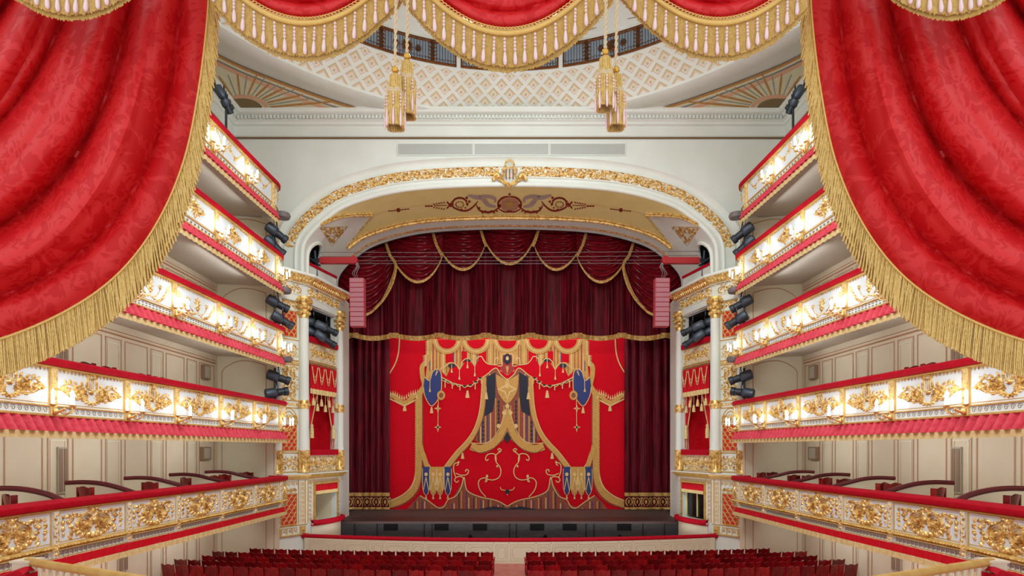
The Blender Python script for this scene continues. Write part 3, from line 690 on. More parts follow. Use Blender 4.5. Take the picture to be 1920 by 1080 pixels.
# ================================================================ STAGE TOWERS
A0, A1, A2 = (-10.55, 26.2), (-9.53, 27.6), (-8.82, 30.5)
class Face:
    def __init__(s, A, B):
        s.A, s.B = A, B; s.L = hypot(B[0]-A[0], B[1]-A[1]); s.t = ((B[0]-A[0])/s.L, (B[1]-A[1])/s.L); s.n = (s.t[1], -s.t[0])
    def M(s, u, v, w): return (s.A[0]+s.t[0]*u+s.n[0]*w, s.A[1]+s.t[1]*u+s.n[1]*w, Z(v))
    def u(s, px):
        k = (px-CX)/F; return (k*s.A[1]-s.A[0])/(s.t[0]-k*s.t[1])
    def rect(s, mb, u0, u1, v0, v1, w=0): mb.add([(u0, v0, w), (u1, v0, w), (u1, v1, w), (u0, v1, w)], [(0, 1, 2, 3)], s.M)
    def box(s, mb, u0, u1, v0, v1, w0, w1):
        vs = [(u, v, w) for w in (w0, w1) for u, v in ((u0, v0), (u1, v0), (u1, v1), (u0, v1))]; mb.add(vs, [(0, 1, 2, 3), (4, 5, 6, 7), (0, 1, 5, 4), (1, 2, 6, 5), (2, 3, 7, 6), (3, 0, 4, 7)], s.M)
F1, F2 = Face(A0, A1), Face(A1, A2)
tw = thing('stage_tower', (-9.6, 28, 0), 'white and gilt box tower left of the stage', 'tower', kind='structure')
wallb, iv, gd, gm, lat, red, wh = MB(), MB(), MB(), MB(), MB(), MB(), MB()
L1, L2 = F1.L, F2.L
F1.box(wallb, -.1, L1, -5.1, 8.08, -.3, 0)
# face two with its three openings
oa, ob = F2.u(579), L2-.42; la, lb = .62, L2-.32
for v0, v1, a, c in ((-5.1, -3.5, 0, 0), (-3.5, -1.72, la, lb), (-1.72, -.05, 0, 0), (-.05, 4.02, oa, ob), (4.02, 5.28, 0, 0), (5.28, 6.75, oa, ob), (6.75, 8.08, 0, 0)):
    if a == 0: F2.box(wallb, 0, L2, v0, v1, -.3, 0)
    else: F2.box(wallb, 0, a, v0, v1, -.3, 0); F2.box(wallb, c, L2, v0, v1, -.3, 0)
F3 = Face(A2, (-8.95, 32.7)); F3.box(wallb, 0, F3.L, -5.1, 8.08, -.3, 0)
wallb.build('tower_wall', WHITE, tw, smooth=False)
vs = [(A0[0]-.2, A0[1], Z(8.06)), (A1[0], A1[1], Z(8.06)), (A2[0], A2[1], Z(8.06)), (-8.95, 32.7, Z(8.06)), (-11.2, 32.7, Z(8.06)), (-11.2, 26.2, Z(8.06))]
b = MB(); b.add(vs, [(0, 1, 2, 3, 4, 5)]); b.build('tower_top', WHITE, tw, smooth=False)
# rooms behind the openings
def room(v0, v1, a, c, dep, m, name, mb2=None):
    b = MB(); q = [(a, v0, -.3), (c, v0, -.3), (c, v1, -.3), (a, v1, -.3), (a, v0, -dep), (c, v0, -dep), (c, v1, -dep), (a, v1, -dep)]
    b.add(q, [(4, 5, 6, 7), (0, 1, 5, 4), (1, 2, 6, 5), (2, 3, 7, 6), (3, 0, 4, 7)], F2.M); b.build(name, m, tw, smooth=False)
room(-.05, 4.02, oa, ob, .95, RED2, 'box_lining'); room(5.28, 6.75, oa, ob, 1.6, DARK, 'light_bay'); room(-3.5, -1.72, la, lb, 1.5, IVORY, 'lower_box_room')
b = MB(); F2.rect(b, la+.02, la+.42, -3.5, -2.2, -.5); b.build('dark_doorway', DARK, tw, smooth=False)
# cornices wrapping both faces
def wrap(mb, sec, F=(F1, F2), u0=-.1, end=True):
    pts = [F1.M(u0, 0, 0)[:2], A1, A2]; n1, n2 = F1.n, F2.n; nm = ((n1[0]+n2[0]), (n1[1]+n2[1])); k = 2/(nm[0]**2+nm[1]**2)
    t2 = F2.t; rows = []
    for w_, h in sec:
        rows.append([(pts[0][0]+n1[0]*w_, pts[0][1]+n1[1]*w_, Z(h)), (A1[0]+nm[0]*k*w_, A1[1]+nm[1]*k*w_, Z(h)), (A2[0]+(n2[0]+t2[0])*w_, A2[1]+(n2[1]+t2[1])*w_, Z(h)), (A2[0]-.1+t2[0]*w_, A2[1]+.9, Z(h))])
    m = len(sec)
    for i in range(m-1):
        for j in range(3): mb.add([rows[i][j], rows[i][j+1], rows[i+1][j+1], rows[i+1][j]], [(0, 1, 2, 3)])
wrap(wh, [(0, 7.66), (.12, 7.66), (.14, 7.7), (.46, 7.98), (.5, 8.0), (.5, 8.1), (0, 8.12)]); wrap(wh, [(.0, 6.78), (.1, 6.8), (.1, 7.06), (.14, 7.12), (0, 7.14)]); wrap(wh, [(0, -1.16), (.3, -1.14), (.3, -1.2), (0, -1.24)])
wrap(gd, [(.13, 7.7), (.15, 7.69), (.47, 7.97), (.45, 7.99)]); wrap(gm, [(0, -1.24), (.28, -1.2), (.24, -1.28), (.1, -1.42), (0, -1.44)])
for Fc, L in ((F1, L1), (F2, L2)):
    n = int(L/.16)
    for i in range(n): gd.blob((i+.5)*L/n+.05, 7.82, .05, .13, 0, .1, 6, Fc.M, .25)
    n = int(L/.11)
    for i in range(n): gd.blob((i+.5)*L/n, 7.66, .035, .035, 0, .06, 5, Fc.M, .08)
# entablature reliefs
o = orn_fill(L1-.5, .42, 3, .4); o.emit(gd, F1.M, L1/2-.05, 7.18, 1); o = orn_fill(L2-.1, .42, 4, .42); o.emit(gd, F2.M, L2/2, 7.18, 1)
# columns with gilded capitals
for Fc, u, r in ((F1, L1-.24, .24), (F2, L2-.2, .2)):
    cx, cy, _ = Fc.M(u, 0, .1); b = MB()
    b.lathe([(r*1.12, Z(-.08)), (r*1.12, Z(0)), (r, Z(.06)), (r*.97, Z(3)), (r*.9, Z(6.05))], (cx, cy, 0), 20); b.build('column', WHITE, tw)
    b = MB(); b.lathe([(r*.92, Z(6.05)), (r*.98, Z(6.1)), (r*.9, Z(6.2)), (r, Z(6.5)), (r*1.3, Z(6.85)), (r*1.45, Z(6.95)), (r*1.4, Z(7.04)), (r*.8, Z(7.05))], (cx, cy, 0), 16)
    for k in range(10):
        a = 2*pi*k/10
        for z_, rr, s in ((6.3, r*1.05, .09), (6.55, r*1.2, .1), (6.85, r*1.45, .1)): b.ball((cx+rr*cos(a+z_*3), cy+rr*sin(a+z_*3), Z(z_)), s, 6, 4)
    b.build('capital', GOLD, tw)
    b = MB(); b.lathe([(r*1.0, Z(1.84)), (r*1.12, Z(1.88)), (r*1.08, Z(2.0)), (r*1.14, Z(2.1)), (r*1.0, Z(2.24))], (cx, cy, 0), 16)
    for k in range(12): a = 2*pi*k/12; b.ball((cx+r*1.1*cos(a), cy+r*1.1*sin(a), Z(2.03)), .055, 5, 4)
    b.build('column_ring', GOLD, tw)
    b = MB(); b.lathe([(r*1.2, Z(-1.12)), (r*1.2, Z(-1.0)), (r*1.02, Z(-.96)), (r*1.02, Z(-.26)), (r*1.2, Z(-.2)), (r*1.2, Z(-.08))], (cx, cy, 0), 16)
    for k in range(12): a = 2*pi*k/12; b.tube([(cx+r*1.05*cos(a), cy+r*1.05*sin(a), Z(-.95)), (cx+r*1.05*cos(a), cy+r*1.05*sin(a), Z(-.25))], .035, 5)
    b.build('column_pedestal', GOLD, tw)
cx, cy, _ = F1.M(.1, 0, .12); b = MB(); b.lathe([(.27, Z(-1.14)), (.27, Z(-1.0)), (.22, Z(-.95)), (.22, Z(-.26)), (.27, Z(-.2)), (.27, Z(-.08))], (cx, cy, 0), 16)
for k in range(14): a = 2*pi*k/14; b.tube([(cx+.225*cos(a), cy+.225*sin(a), Z(-.95)), (cx+.225*cos(a), cy+.225*sin(a), Z(-.25))], .035, 5)
b.build('column_pedestal', GOLD, tw); b = MB(); b.lathe([(.22, Z(-.08)), (.2, Z(6.9))], (cx, cy, 0), 16); b.build('column', WHITE, tw)
# lattice panels
def lattice(Fc, u0, u1, v0, v1, cell=.27):
    Fc.rect(lat, u0, u1, v0, v1, .012); n = max(1, round((u1-u0)/cell)); c = (u1-u0)/n; m = int((v1-v0)/(c*.62))
    for j in range(m):
        for i in range(n+1):
            uu = u0+(i+(.5 if j % 2 else 0))*c; v = v0+j*(v1-v0)/m
            pts = [p for p in arc(uu, v, c*.5, 0, pi, 8, c*.86) if u0-.01 <= p[0] <= u1+.01 and p[1] <= v1+.01]
            if len(pts) > 2: gm.stroke(pts, .045, .02, Fc.M, taper=False, w0=.014)
    for a, c_ in (((u0, v0), (u0, v1)), ((u1, v0), (u1, v1)), ((u0, v0), (u1, v0)), ((u0, v1), (u1, v1))): gm.stroke([a, c_], .05, .03, Fc.M, taper=False, w0=.014)
ua, ub = F1.u(527), F1.u(556); um = (ua+ub)/2
lattice(F1, ua, ub, 5.13, 6.32); lattice(F1, ua, ub, -.1, 1.1); lattice(F1, ua, ub, -3.5, -2.08)
for pts in (arc(um, 1.12, (ub-ua)/2+.05, 0, pi, 14, .72), arc(um, 1.12, (ub-ua)/2-.08, 0, pi, 12, .58)): gm.stroke(pts, .05, .03, F1.M, taper=False)
for v0, v1, sd in ((4.15, 4.78, 5), (2.26, 3.8, 6), (-1.02, -.36, 7), (1.15, 1.55, 9), (6.42, 6.74, 10)):
    o = orn_fill(ub-ua+.12, v1-v0, sd, .34); o.emit(gd, F1.M, um, v0, 1)
for v in (5.0, 3.86, 4.06, 1.87, 2.2, -.2, -1.08, 6.74): gm.stroke([(0, v), (L1-.4, v)], .06, .05, F1.M, taper=False)
for v in (3.96, 2.03):
    for i in range(12): gd.blob(.1+i*(L1-.55)/11, v, .05, .08, 0, .05, 6, F1.M)
# face two reliefs
um2 = (oa+ob)/2; W2 = ob-oa
for v0, v1, sd in ((4.25, 4.95, 11), (-1.08, -.34, 12)):
    F2.rect(iv, oa, ob, v0-.05, v1+.05, .01); o = orn_fill(W2-.1, v1-v0, sd, .42); o.emit(gd, F2.M, um2, v0, 1, w0=.01)
    for v in (v0-.08, v1+.06): gm.stroke([(oa, v), (ob, v)], .06, .05, F2.M, taper=False)
gm.stroke([(oa, 4.08), (ob, 4.08)], .1, .1, F2.M, taper=False)
def rail(mb, Fc, u0, u1, v0, v1, w0, w1): Fc.box(mb, u0, u1, v0, v1, w0, w1)
rail(red, F2, oa-.02, ob+.02, 5.06, 5.3, -.2, .14); rail(red, F2, oa-.02, ob+.02, -.32, -.04, -.2, .16)
# key-patterned lower storey
key = MB()
for u in (ub+.16, ): 
    F1.rect(iv, u, L1-.02, -3.5, -1.5, .01)
    for i in range(9): v = -3.45+i*.21; emit_key(key, lambda a, c, w, vv=v, uu=u: F1.M(a, c, w), u+.06, u+.28, v, v+.18, .02)
for i in range(9): v = -3.45+i*.21; emit_key(key, F1.M, .12, .4, v, v+.18, .02); emit_key(key, F2.M, .12, .4, v, v+.18, .02); emit_key(key, F2.M, L2-.24, L2-.04, v, v+.18, .02)
emit_key(key, F2.M, .1, L2-.1, -1.66, -1.5, .02); emit_key(key, F1.M, .1, L1-.45, -1.72, -1.5, .02)
for u, Fc in ((ua-.1, F1), (ub+.1, F1), (L1-.1, F1), (.05, F2), (.5, F2), (L2-.28, F2)): gm.stroke([(u, -3.5), (u, -1.46)], .045, .04, Fc.M, taper=False)
for v, Fc, L in ((-3.55, F1, L1), (-3.98, F1, L1), (-1.9, F1, ub)): gm.stroke([(0, v), (L, v)], .05, .05, Fc.M, taper=False)
F1.box(gm, -.05, L1+.05, -4.0, -3.97, 0, .12); emit_key(key, F1.M, .4, L1-.5, -3.92, -3.62, .03)
for u in (.2, L1-.25): F1.box(gm, u-.15, u+.15, -3.92, -3.62, .01, .05); gd.blob(u, -3.77, .08, .08, 0, .06, 6, F1.M, .05)
o = orn_fill(ub-ua, .2, 13, .2); o.emit(gd, F1.M, um, -2.02, 1)
F2.box(gm, la-.1, lb+.1, -1.72, -1.64, 0, .12); F2.box(gm, la-.08, la, -3.5, -1.72, 0, .06); F2.box(gm, lb, lb+.08, -3.5, -1.72, 0, .06)
wh.build('cornice', WHITE, tw, smooth=False); iv.build('relief_ground', IVORY, tw, smooth=False); gd.build('gilded_relief', GOLD, tw); gm.build('gilt_moulding', GOLDM, tw); lat.build('red_lattice_ground', LATT, tw, smooth=False)
red.build('velvet_rail', RED, tw); key.build('greek_key_pattern', GOLDM, tw, smooth=False)
# bulging front of the lower box with its rail
b = MB(); rl = MB(); N = 16
bul = lambda t: .42*(sin(pi*min(max(t, 0), 1))**.5) if 0 < t < 1 else 0
b.grid(lambda a, c: F2.M(.35+(L2-.35)*a, -5.1+1.55*c, bul(a)+.02), N, 1); b.build('lower_box_front', IVORY, tw)
rl.grid(lambda a, c: F2.M(.3+(L2-.2)*a, -3.56+.14*sin(c*2*pi)+.02, bul(a)*1.0+.05+.12*cos(c*2*pi)), N, 8); rl.build('lower_box_rail', RED, tw)
# proscenium parapet on top with red rail
F4 = Face((-9.66, 27.62), (-8.93, 30.2)); b = MB(); F4.box(b, 0, F4.L, 8.1, 8.76, -.1, 0); b.build('top_parapet', WHITE, tw, smooth=False); b = MB(); F4.box(b, 0, F4.L, 8.74, 8.86, -.14, .06); b.build('top_parapet_rail', RED, tw)
mirror_later(tw, 'white and gilt box tower right of the stage')
# draperies of the tower boxes (separate cloths hung in the openings)
def pelmet(name, label, u0, u1, vt, vb, fr_h, n, rlabel, m=RED2, swag=False):
    T = thing(name, F2.M((u0+u1)/2, vb, .1), label, 'drapery')
    b = MB(); NU = n*8; b.grid(lambda a, c: F2.M(u0+(u1-u0)*a, vt+(vb-vt)*c, .06+.045*c*sin(a*n*2*pi)), NU, 4); b.build('cloth', m, T)
    b = MB(); b.grid(lambda a, c: F2.M(u0+(u1-u0)*a, vb-fr_h*c, .07+.045*sin(a*n*2*pi)), NU, 1); b.build('fringe', CREAMF, T)
    if swag:
        b = MB()
        for i in range(4):
            uu = u0+(i+.5)*(u1-u0)/4
            for dp, q in ((.5, .26), (.8, .22), (.65, .24)): b.tube([F2.M(uu+q*x, vt-.1-dp*(1-x*x), .13) for x in [-1+k*.25 for k in range(9)]], .014, 4)
        b.build('cord_swag', CREAMF, T)
        b = MB()
        for i in range(7):
            uu = u0+.15+i*(u1-u0-.3)/6; zz = vb-fr_h-.1-(.35 if i % 2 else .1)
            a = F2.M(uu, vb-.1, .14); c = F2.M(uu, zz, .14); b.tube([a, c], .012, 4); x, y, z = c; b.lathe([(.015, 0), (.06, -.06), (.05, -.12), (.075, -.16), (.09, -.36)], c, 8)
        b.build('tassel', CREAMF, T)
    mirror_later(T, rlabel); return T
pelmet('box_pelmet', 'red corded pelmet with tassels in the left tower box', oa+.02, ob-.02, 4.0, 2.85, .24, 8, 'red corded pelmet with tassels in the right tower box', swag=True)
pelmet('box_pelmet', 'small red fringed pelmet over the lowest left tower box', la+.02, lb-.02, -1.74, -2.05, .16, 9, 'small red fringed pelmet over the lowest right tower box')
T = thing('box_curtain', F2.M(um2, 0, -.1), 'tied back red curtains in the left tower box', 'curtain'); 
for nm, s, e in (('near', 0, .38), ('far', 1, .30)):
    b = MB(); b.grid(lambda a, c: F2.M(oa+W2*(s+(1-2*s)*a*e*(1-.8*min(1, c*1.3)**1.2)), 3.0-2.95*c, -.12+.03*sin(a*25)), 24, 14); b.build('curtain_leaf', RED2, T)
    b = MB(); b.tube([F2.M(oa+W2*(s+(1-2*s)*e*(1-.8*min(1, c*1.3)**1.2)), 3.0-2.95*c, -.09) for c in [k/14 for k in range(15)]], .03, 5); b.build('gold_edging', CREAMF, T)
    p = F2.M(oa+W2*(s+(1-2*s)*.1), 1.0, 0); b = MB(); b.lathe([(.02, .2), (.09, .1), (.07, 0), (.1, -.06), (.11, -.5)], p, 8); b.build('tieback_tassel', CREAMF, T)
mirror_later(T, 'tied back red curtains in the right tower box')
# ================================================================ BALCONIES
PLAN = [(8.6, 4.6), (9.4, 6.5), (9.95, 8.5), (10.28, 11), (10.38, 13.3), (10.27, 15.7), (10.13, 17.8), (10.02, 20.3), (9.93, 22.75), (9.83, 24.8), (9.8, 25.3), (9.9, 25.75), (10.2, 26.0), (10.6, 26.05)]
STN = [25.0, 22.75, 20.25, 17.8, 15.6, 13.3, 11.0, 8.8]
SC = [.996, 1.0, 1.007, 1.015, 1.03]
TOP = [-1.386, 1.864, 5.08, 8.27, 11.34]
NAMES = ['first', 'second', 'third', 'fourth', 'fifth']
class Curve:
    def __init__(s, sc):
        s.p = [(-x*sc, y) for x, y in cat_rom(PLAN, 14)]; s.c = [0]
        for a, b_ in zip(s.p, s.p[1:]): s.c.append(s.c[-1]+hypot(b_[0]-a[0], b_[1]-a[1]))
        s.n = []
        for i in range(len(s.p)):
            a = s.p[max(i-1, 0)]; b_ = s.p[min(i+1, len(s.p)-1)]; dx, dy = b_[0]-a[0], b_[1]-a[1]; L = hypot(dx, dy); s.n.append((dy/L, -dx/L))
    def M(s, u, v, w):
        lo, hi = 0, len(s.c)-1; u = min(max(u, 0), s.c[-1])
        while hi-lo > 1:
            m = (lo+hi)//2
            if s.c[m] <= u: lo = m
            else: hi = m
        t = (u-s.c[lo])/(s.c[hi]-s.c[lo]); f = lambda A: [A[lo][k]+(A[hi][k]-A[lo][k])*t for k in (0, 1)]
        p, n = f(s.p), f(s.n); return (p[0]+n[0]*w, p[1]+n[1]*w, Z(v))
    def at(s, D): return next(c for c, p in zip(s.c, s.p) if p[1] >= D)
def strip(mb, C, u0, u1, sec, step=.25):   # sweep a closed or open section (w, v) along the front
    n = max(2, int((u1-u0)/step)); m = len(sec)
    vs = [C.M(u0+(u1-u0)*i/n, v, w_) for i in range(n+1) for w_, v in sec]; mb.add(vs, [(i*m+j, i*m+j+1, (i+1)*m+j+1, (i+1)*m+j) for i in range(n) for j in range(m-1)])
CV = []
DES = [orn_swag(1), orn_lyre(), orn_fest(), orn_cart(), orn_drop()]
VIS0 = [9.5, 9.5, 13.5, 15.5, 17.0]     # nearer than this the front is plain: hidden behind the box curtains
for k in range(5):
    C = Curve(SC[k]); CV.append(C); T_ = TOP[k]; S1 = C.c[-1]; nm = NAMES[k]
    root = thing('balcony', (-10.3, 20, Z(T_-1.1)), '%s balcony up, left side, with %s' % (nm, ['gilded rose and fruit garland panels', 'gilded lyre and rose panels', 'gilded festoon and trophy panels', 'oval gilded cartouche panels', 'small gilded drop festoons'][k]), 'balcony', 'balconies')
    b = MB(); strip(b, C, 0, S1, [(0, T_), (0, T_-1.12), (-.18, T_-1.14), (-.18, T_)]); b.build('parapet', WPANEL, root)
    # slab: soffit and floor
    b = MB(); n = 90; vs = []
    for i in range(n+1):
        u = S1*i/n; x, y, _ = C.M(u, 0, -.05); vs += [(x, y, Z(T_-1.13)), (-WX, min(y, 25.9) if y < 25.5 else 25.9+.0*(y), Z(T_-1.0 if k > 0 else T_-1.13)), (-WX, min(y, 25.9), Z(T_-.86)), (x, y, Z(T_-.86))]
    b.add(vs, [(i*4+j, i*4+(j+1) % 4, (i+1)*4+(j+1) % 4, (i+1)*4+j) for i in range(n) for j in (0, 2)]); b.build('soffit_slab', SOFF, root)
    b = MB(); sec = [(.1, T_+.01), (.14, T_+.05), (.14, T_+.15), (.08, T_+.19), (-.3, T_+.2), (-.34, T_+.12), (-.34, T_), (.1, T_+.01)]; strip(b, C, 0, S1, sec); b.build('velvet_hand_rail', RED, root)
    gm, gd, key, li = MB(), MB(), MB(), MB()
    strip(gm, C, 0, S1, [(.0, T_-.0), (.07, T_-.0), (.07, T_-.035), (.0, T_-.045)])
    us = [C.at(D) for D in STN]
    if k == 0:
        strip(gm, C, 0, S1, [(.0, T_-.80), (.07, T_-.82), (.09, T_-.86), (.02, T_-.9), (.1, T_-.93), (0, T_-.95)])
        n = int(S1/.1)
        for i in range(n):
            if C.M(i*.1, 0, 0)[1] > VIS0[k]: gd.blob(i*.1, T_-.86, .035, .03, 0, .07, 6, C.M, .06)
        strip(gm, C, 0, S1, [(.0, T_-1.1), (.03, T_-1.1), (.03, T_-1.125), (0, T_-1.13)])
    else:
        strip(gm, C, 0, S1, [(.0, T_-.88), (.045, T_-.885), (.045, T_-.91), (0, T_-.92)]); strip(gm, C, 0, S1, [(.0, T_-1.08), (.06, T_-1.09), (.06, T_-1.13), (0, T_-1.14)])
        n = int(S1/.115)
        for i in range(n):
            if C.M(i*.115, 0, 0)[1] > VIS0[k]: gd.add([(i*.115-.035, T_-.045, .01), (i*.115+.035, T_-.045, .01), (i*.115+.012, T_-.12, .02), (i*.115-.012, T_-.12, .02)], [(0, 1, 2, 3)], C.M)
    spans = [(us[i+1], us[i]) for i in range(len(us)-1)]+[(us[0], C.at(25.9)+.25)]
    pv0, pv1 = (T_-.80, T_-.05) if k == 0 else (T_-.88, T_-.05)
    for j, (u0, u1) in enumerate(spans):
        if C.M(u0, 0, 0)[1] < VIS0[k]-2.4: continue
        u0 += .1; u1 -= .1 if j < len(spans)-1 else 0; um = (u0+u1)/2; W = u1-u0; cap = j == len(spans)-1
        pb = MB(); o = DES[k]; H = pv1-pv0
        sx = W/2*(.88 if k != 3 else .62)/(.88 if k in (0, 2, 4) else .85 if k == 1 else .6)
        if k == 3: sx = .95 if not cap else .4
        if cap: sx = min(sx, W/2)
        sc = {0: .92, 1: 1.0, 2: .92, 3: 1.0, 4: .95}[k]; vo = {0: pv0-.0, 1: pv0+.14, 2: pv0+.03, 3: pv0+.04, 4: pv0+.1}[k]
        o.emit(pb, lambda u, v, w_: C.M(u, v, w_), um, vo, sc, 0, sx)
        pb.build('gilded_relief', GOLD, root)
        for q in (((u0, pv0+.04), (u1, pv0+.04)), ((u0, pv1-.0), (u1, pv1-.0))):
            if k != 0 and q[0][1] > T_-.2: continue
            m_ = 6; gm.stroke([(u0+(u1-u0)*i/m_, q[0][1]) for i in range(m_+1)], .02, .015, C.M, taper=False)
        for u in (u0, u1): gm.stroke([(u, pv0), (u, pv1)], .025, .02, C.M, taper=False)
        # lower band
        if k == 0: emit_key(key, C.M, u0+.05, u1-.05, T_-1.09, T_-.96, .012)
        elif k == 1:
            n = int(W/.17)
            for i in range(n): key.stroke(spiral(u0+(i+.5)*W/n, T_-1.0, .07, 1.4, pi, -1, 9, .8), .016, .012, C.M)
        elif k == 2:
            n = int(W/.14)
            for i in range(n):
                for rr in (-.035, .035): key.blob(u0+(i+.5)*W/n, T_-1.0+rr, .05, .018, 0, .02, 6, C.M)
        else:
            n = int(W/.2)
            for i in range(n): key.blob(u0+(i+.5)*W/n, T_-1.0, .06, .045, .4*(i % 2), .03, 6, C.M)
    for j, u in enumerate(us):
        if C.M(u, 0, 0)[1] < VIS0[k]: continue
        pb = MB(); lo = T_-1.1 if k == 0 else T_-1.12
        vs = [(u+a, v, w_) for w_ in (0, .06) for a, v in ((-.085, lo), (.085, lo), (.085, T_-.04), (-.085, T_-.04))]; pb.add(vs, [(4, 5, 6, 7), (0, 1, 5, 4), (1, 2, 6, 5), (3, 0, 4, 7)], C.M)
        pb.build('pilaster', WHITE if k == 0 else GOLDL, root, smooth=False)
        rb = MB(); n = 9
        for i in range(n): rb.blob(u+.02*(-1)**i, lo+.2+(T_-.1-lo-.22)*i/(n-1), .045, .03, .8*(-1)**i, .035, 6, C.M, .06)
        rb.blob(u, lo+.08, .05, .05, 0, .04, 6, C.M, .06)
        for a in (-.075, .075): rb.stroke([(u+a, lo), (u+a, T_-.05)], .02, .02, C.M, taper=False, w0=.055)
        rb.build('pilaster_relief', GOLD, root)
    gm.build('gilt_moulding', GOLDM, root); gd.build('gilt_bead_row', GOLD, root); key.build(['greek_key_band', 'wave_scroll_band', 'leaf_band', 'rosette_band', 'rosette_band'][k], mat('antique_gilt_pattern', (150, 132, 96), .5, .3) if 'antique_gilt_pattern' not in MT else MT['antique_gilt_pattern'], root, smooth=False)
    mirror_later(root, root['label'].replace('left side', 'right side'))
    # pleated cloth under the front
    sh = .20 if k == 0 else .34; v0 = T_-1.13
    dr = thing('pleated_valance', (-10.2, 20, Z(v0-sh)), '%s red %s valance with cream fringe below the %s balcony, left side' % (['flat bright', 'pleated rose', 'pleated rose', 'pleated rose', 'pleated rose'][k], 'cloth', nm), 'valance', 'valances under the balconies')
    pitch = .42 if k == 0 else .27; n = int(S1/pitch); b = MB()
    um = C.at(25.6)
    nu_ = int(um/pitch)
    def clo(a, c):
        u = a*nu_*pitch; q = (u/pitch) % 1; tri = q/.72 if q < .72 else (1-q)/.28
        if k == 0: return C.M(u, v0-sh*c, .05+.02*c-(.03 if q < .06 else 0))
        bb = min(1, 2.2*max(0, 1-abs(q-.5)/(.14+.36*c))); return C.M(u, v0-sh*c, .0+.2*bb*(.4+.6*c)+.02*c)
    b.grid(clo, nu_*10, 4); b.build('cloth', RED2 if k == 0 else PINK, dr)
    b = MB(); fh = .15
    def frg(a, c):
        u = a*um; q = (u/.27) % 1; sc_ = (.035*abs(sin(pi*q)) if k >= 3 else .012*abs(sin(pi*q)))
        return C.M(u, v0-sh-(fh+sc_)*c, .085+.05*(k > 0)+.008*sin(u*2*pi/.27)+.004*sin(u*40))
    b.grid(frg, int(um/.27)*8, 2); b.build('fringe', CREAMF, dr)
    mirror_later(dr, dr['label'].replace('left side', 'right side'))
# ---- candle sconces on the fronts (one copy source per tier station)
def sconce(C, u, k, near):
    T_ = TOP[k]; bx, by, bz = C.M(u, T_-1.0, .06)
    r = thing('candle_sconce', (bx, by, bz), '', 'sconce', 'lit candle sconces on the balcony fronts')
    gb = MB(); gb.tube([C.M(u, T_-1.05, .03), C.M(u, T_-1.02, .2), C.M(u, T_-.96, .3)], .03, 6); gb.ball(C.M(u, T_-1.02, .08), .08, 8, 5)
    spots = [(-.3, .26, 0), (0, .46, 0), (.3, .26, 0)] + ([(-.14, .12, .12), (.17, .14, .12)] if k != 1 else [])
    for a, w_, dv in spots:
        gb.tube(cat_rom([C.M(u, T_-1.0, .1), C.M(u+a*.6, T_-1.08, w_*.7), C.M(u+a, T_-1.0+dv, w_), C.M(u+a, T_-.9+dv, w_)], 4), .014, 5)
        gb.lathe([(.02, -.04), (.06, 0), (.065, .02), (.03, .03)], C.M(u+a, T_-.9+dv, w_), 8)
    gb.build('gilt_arms', GOLD, r)
    for a, w_, dv in spots:
        c = MB(); x, y, z = C.M(u+a, T_-.88+dv, w_); c.lathe([(.034, 0), (.034, .2)], (x, y, z), 8); cc = c.build('candle', GLASSW, r)
        c = MB(); c.lathe([(.012, 0), (.036, .03), (.038, .06), (.02, .1), (.004, .14)], (x, y, z+.2), 8); fl = c.build('flame_bulb', BULB, r); fl.parent = cc
    return r
ORDN = ['first', 'second', 'third', 'fourth', 'fifth', 'sixth', 'seventh', 'eighth']
sconce_lights = []
for k in range(1, 5):
    C = CV[k]
    js = {1: range(0, 7), 2: range(0, 5), 3: range(0, 4), 4: range(1, 3)}[k]
    lst = list(js)
    for q, j in enumerate(lst):
        u = C.at(STN[j])+(.25 if j == 0 and k < 4 else 0)
        r = sconce(C, u, k, j > 3); r['label'] = 'lit candle sconce on the %s balcony up, left side, %s from the stage tower' % (NAMES[k], ORDN[q]); mirror_later(r, r['label'].replace('left side', 'right side'))
        sconce_lights.append((C.M(u, TOP[k]-.6, .55)))
for p in sconce_lights:
    for s in (1, -1): lamp('sconce_light', 'POINT', (p[0]*s, p[1], p[2]), 3.4, color=(.86, .93, 1), size=.1)
# ---- box partitions and chairs behind the first balcony front
C0 = CV[0]
for q, D in enumerate((23.9, 21.4, 18.9, 16.4, 13.9)):
    xr = -C0.M(C0.at(D), 0, 0)[0]+.2
    r = thing('box_partition', (-(xr+12.4)/2, D, Z(TOP[0]-.86)), 'low box partition with curved red rail, first balcony, left side, %s from the stage tower' % ORDN[q], 'partition', 'box partitions on the first balcony')
    cr = cat_rom([(12.4, -.98), (11.9, -.96), (11.4, -1.0), (10.9, -1.12), (xr, -1.3)], 5); b = MB()
    vs = [(-x, D+dy, Z(h_)) for x, hh_ in cr for dy in (-.03, .03) for h_ in (TOP[0]-.86, hh_)]
    b.add(vs, [(i*4, i*4+1, i*4+5, i*4+4) for i in range(len(cr)-1)]+[(i*4+2, i*4+3, i*4+7, i*4+6) for i in range(len(cr)-1)]+[(0, 1, 3, 2)]); b.build('panel', IVORY, r, smooth=False)
    b = MB(); b.tube([(-x, D, Z(h+.02)) for x, h in cr], .07, 6); b.build('curved_rail', WOODR, r); mirror_later(r, r['label'].replace('left side', 'right side'))
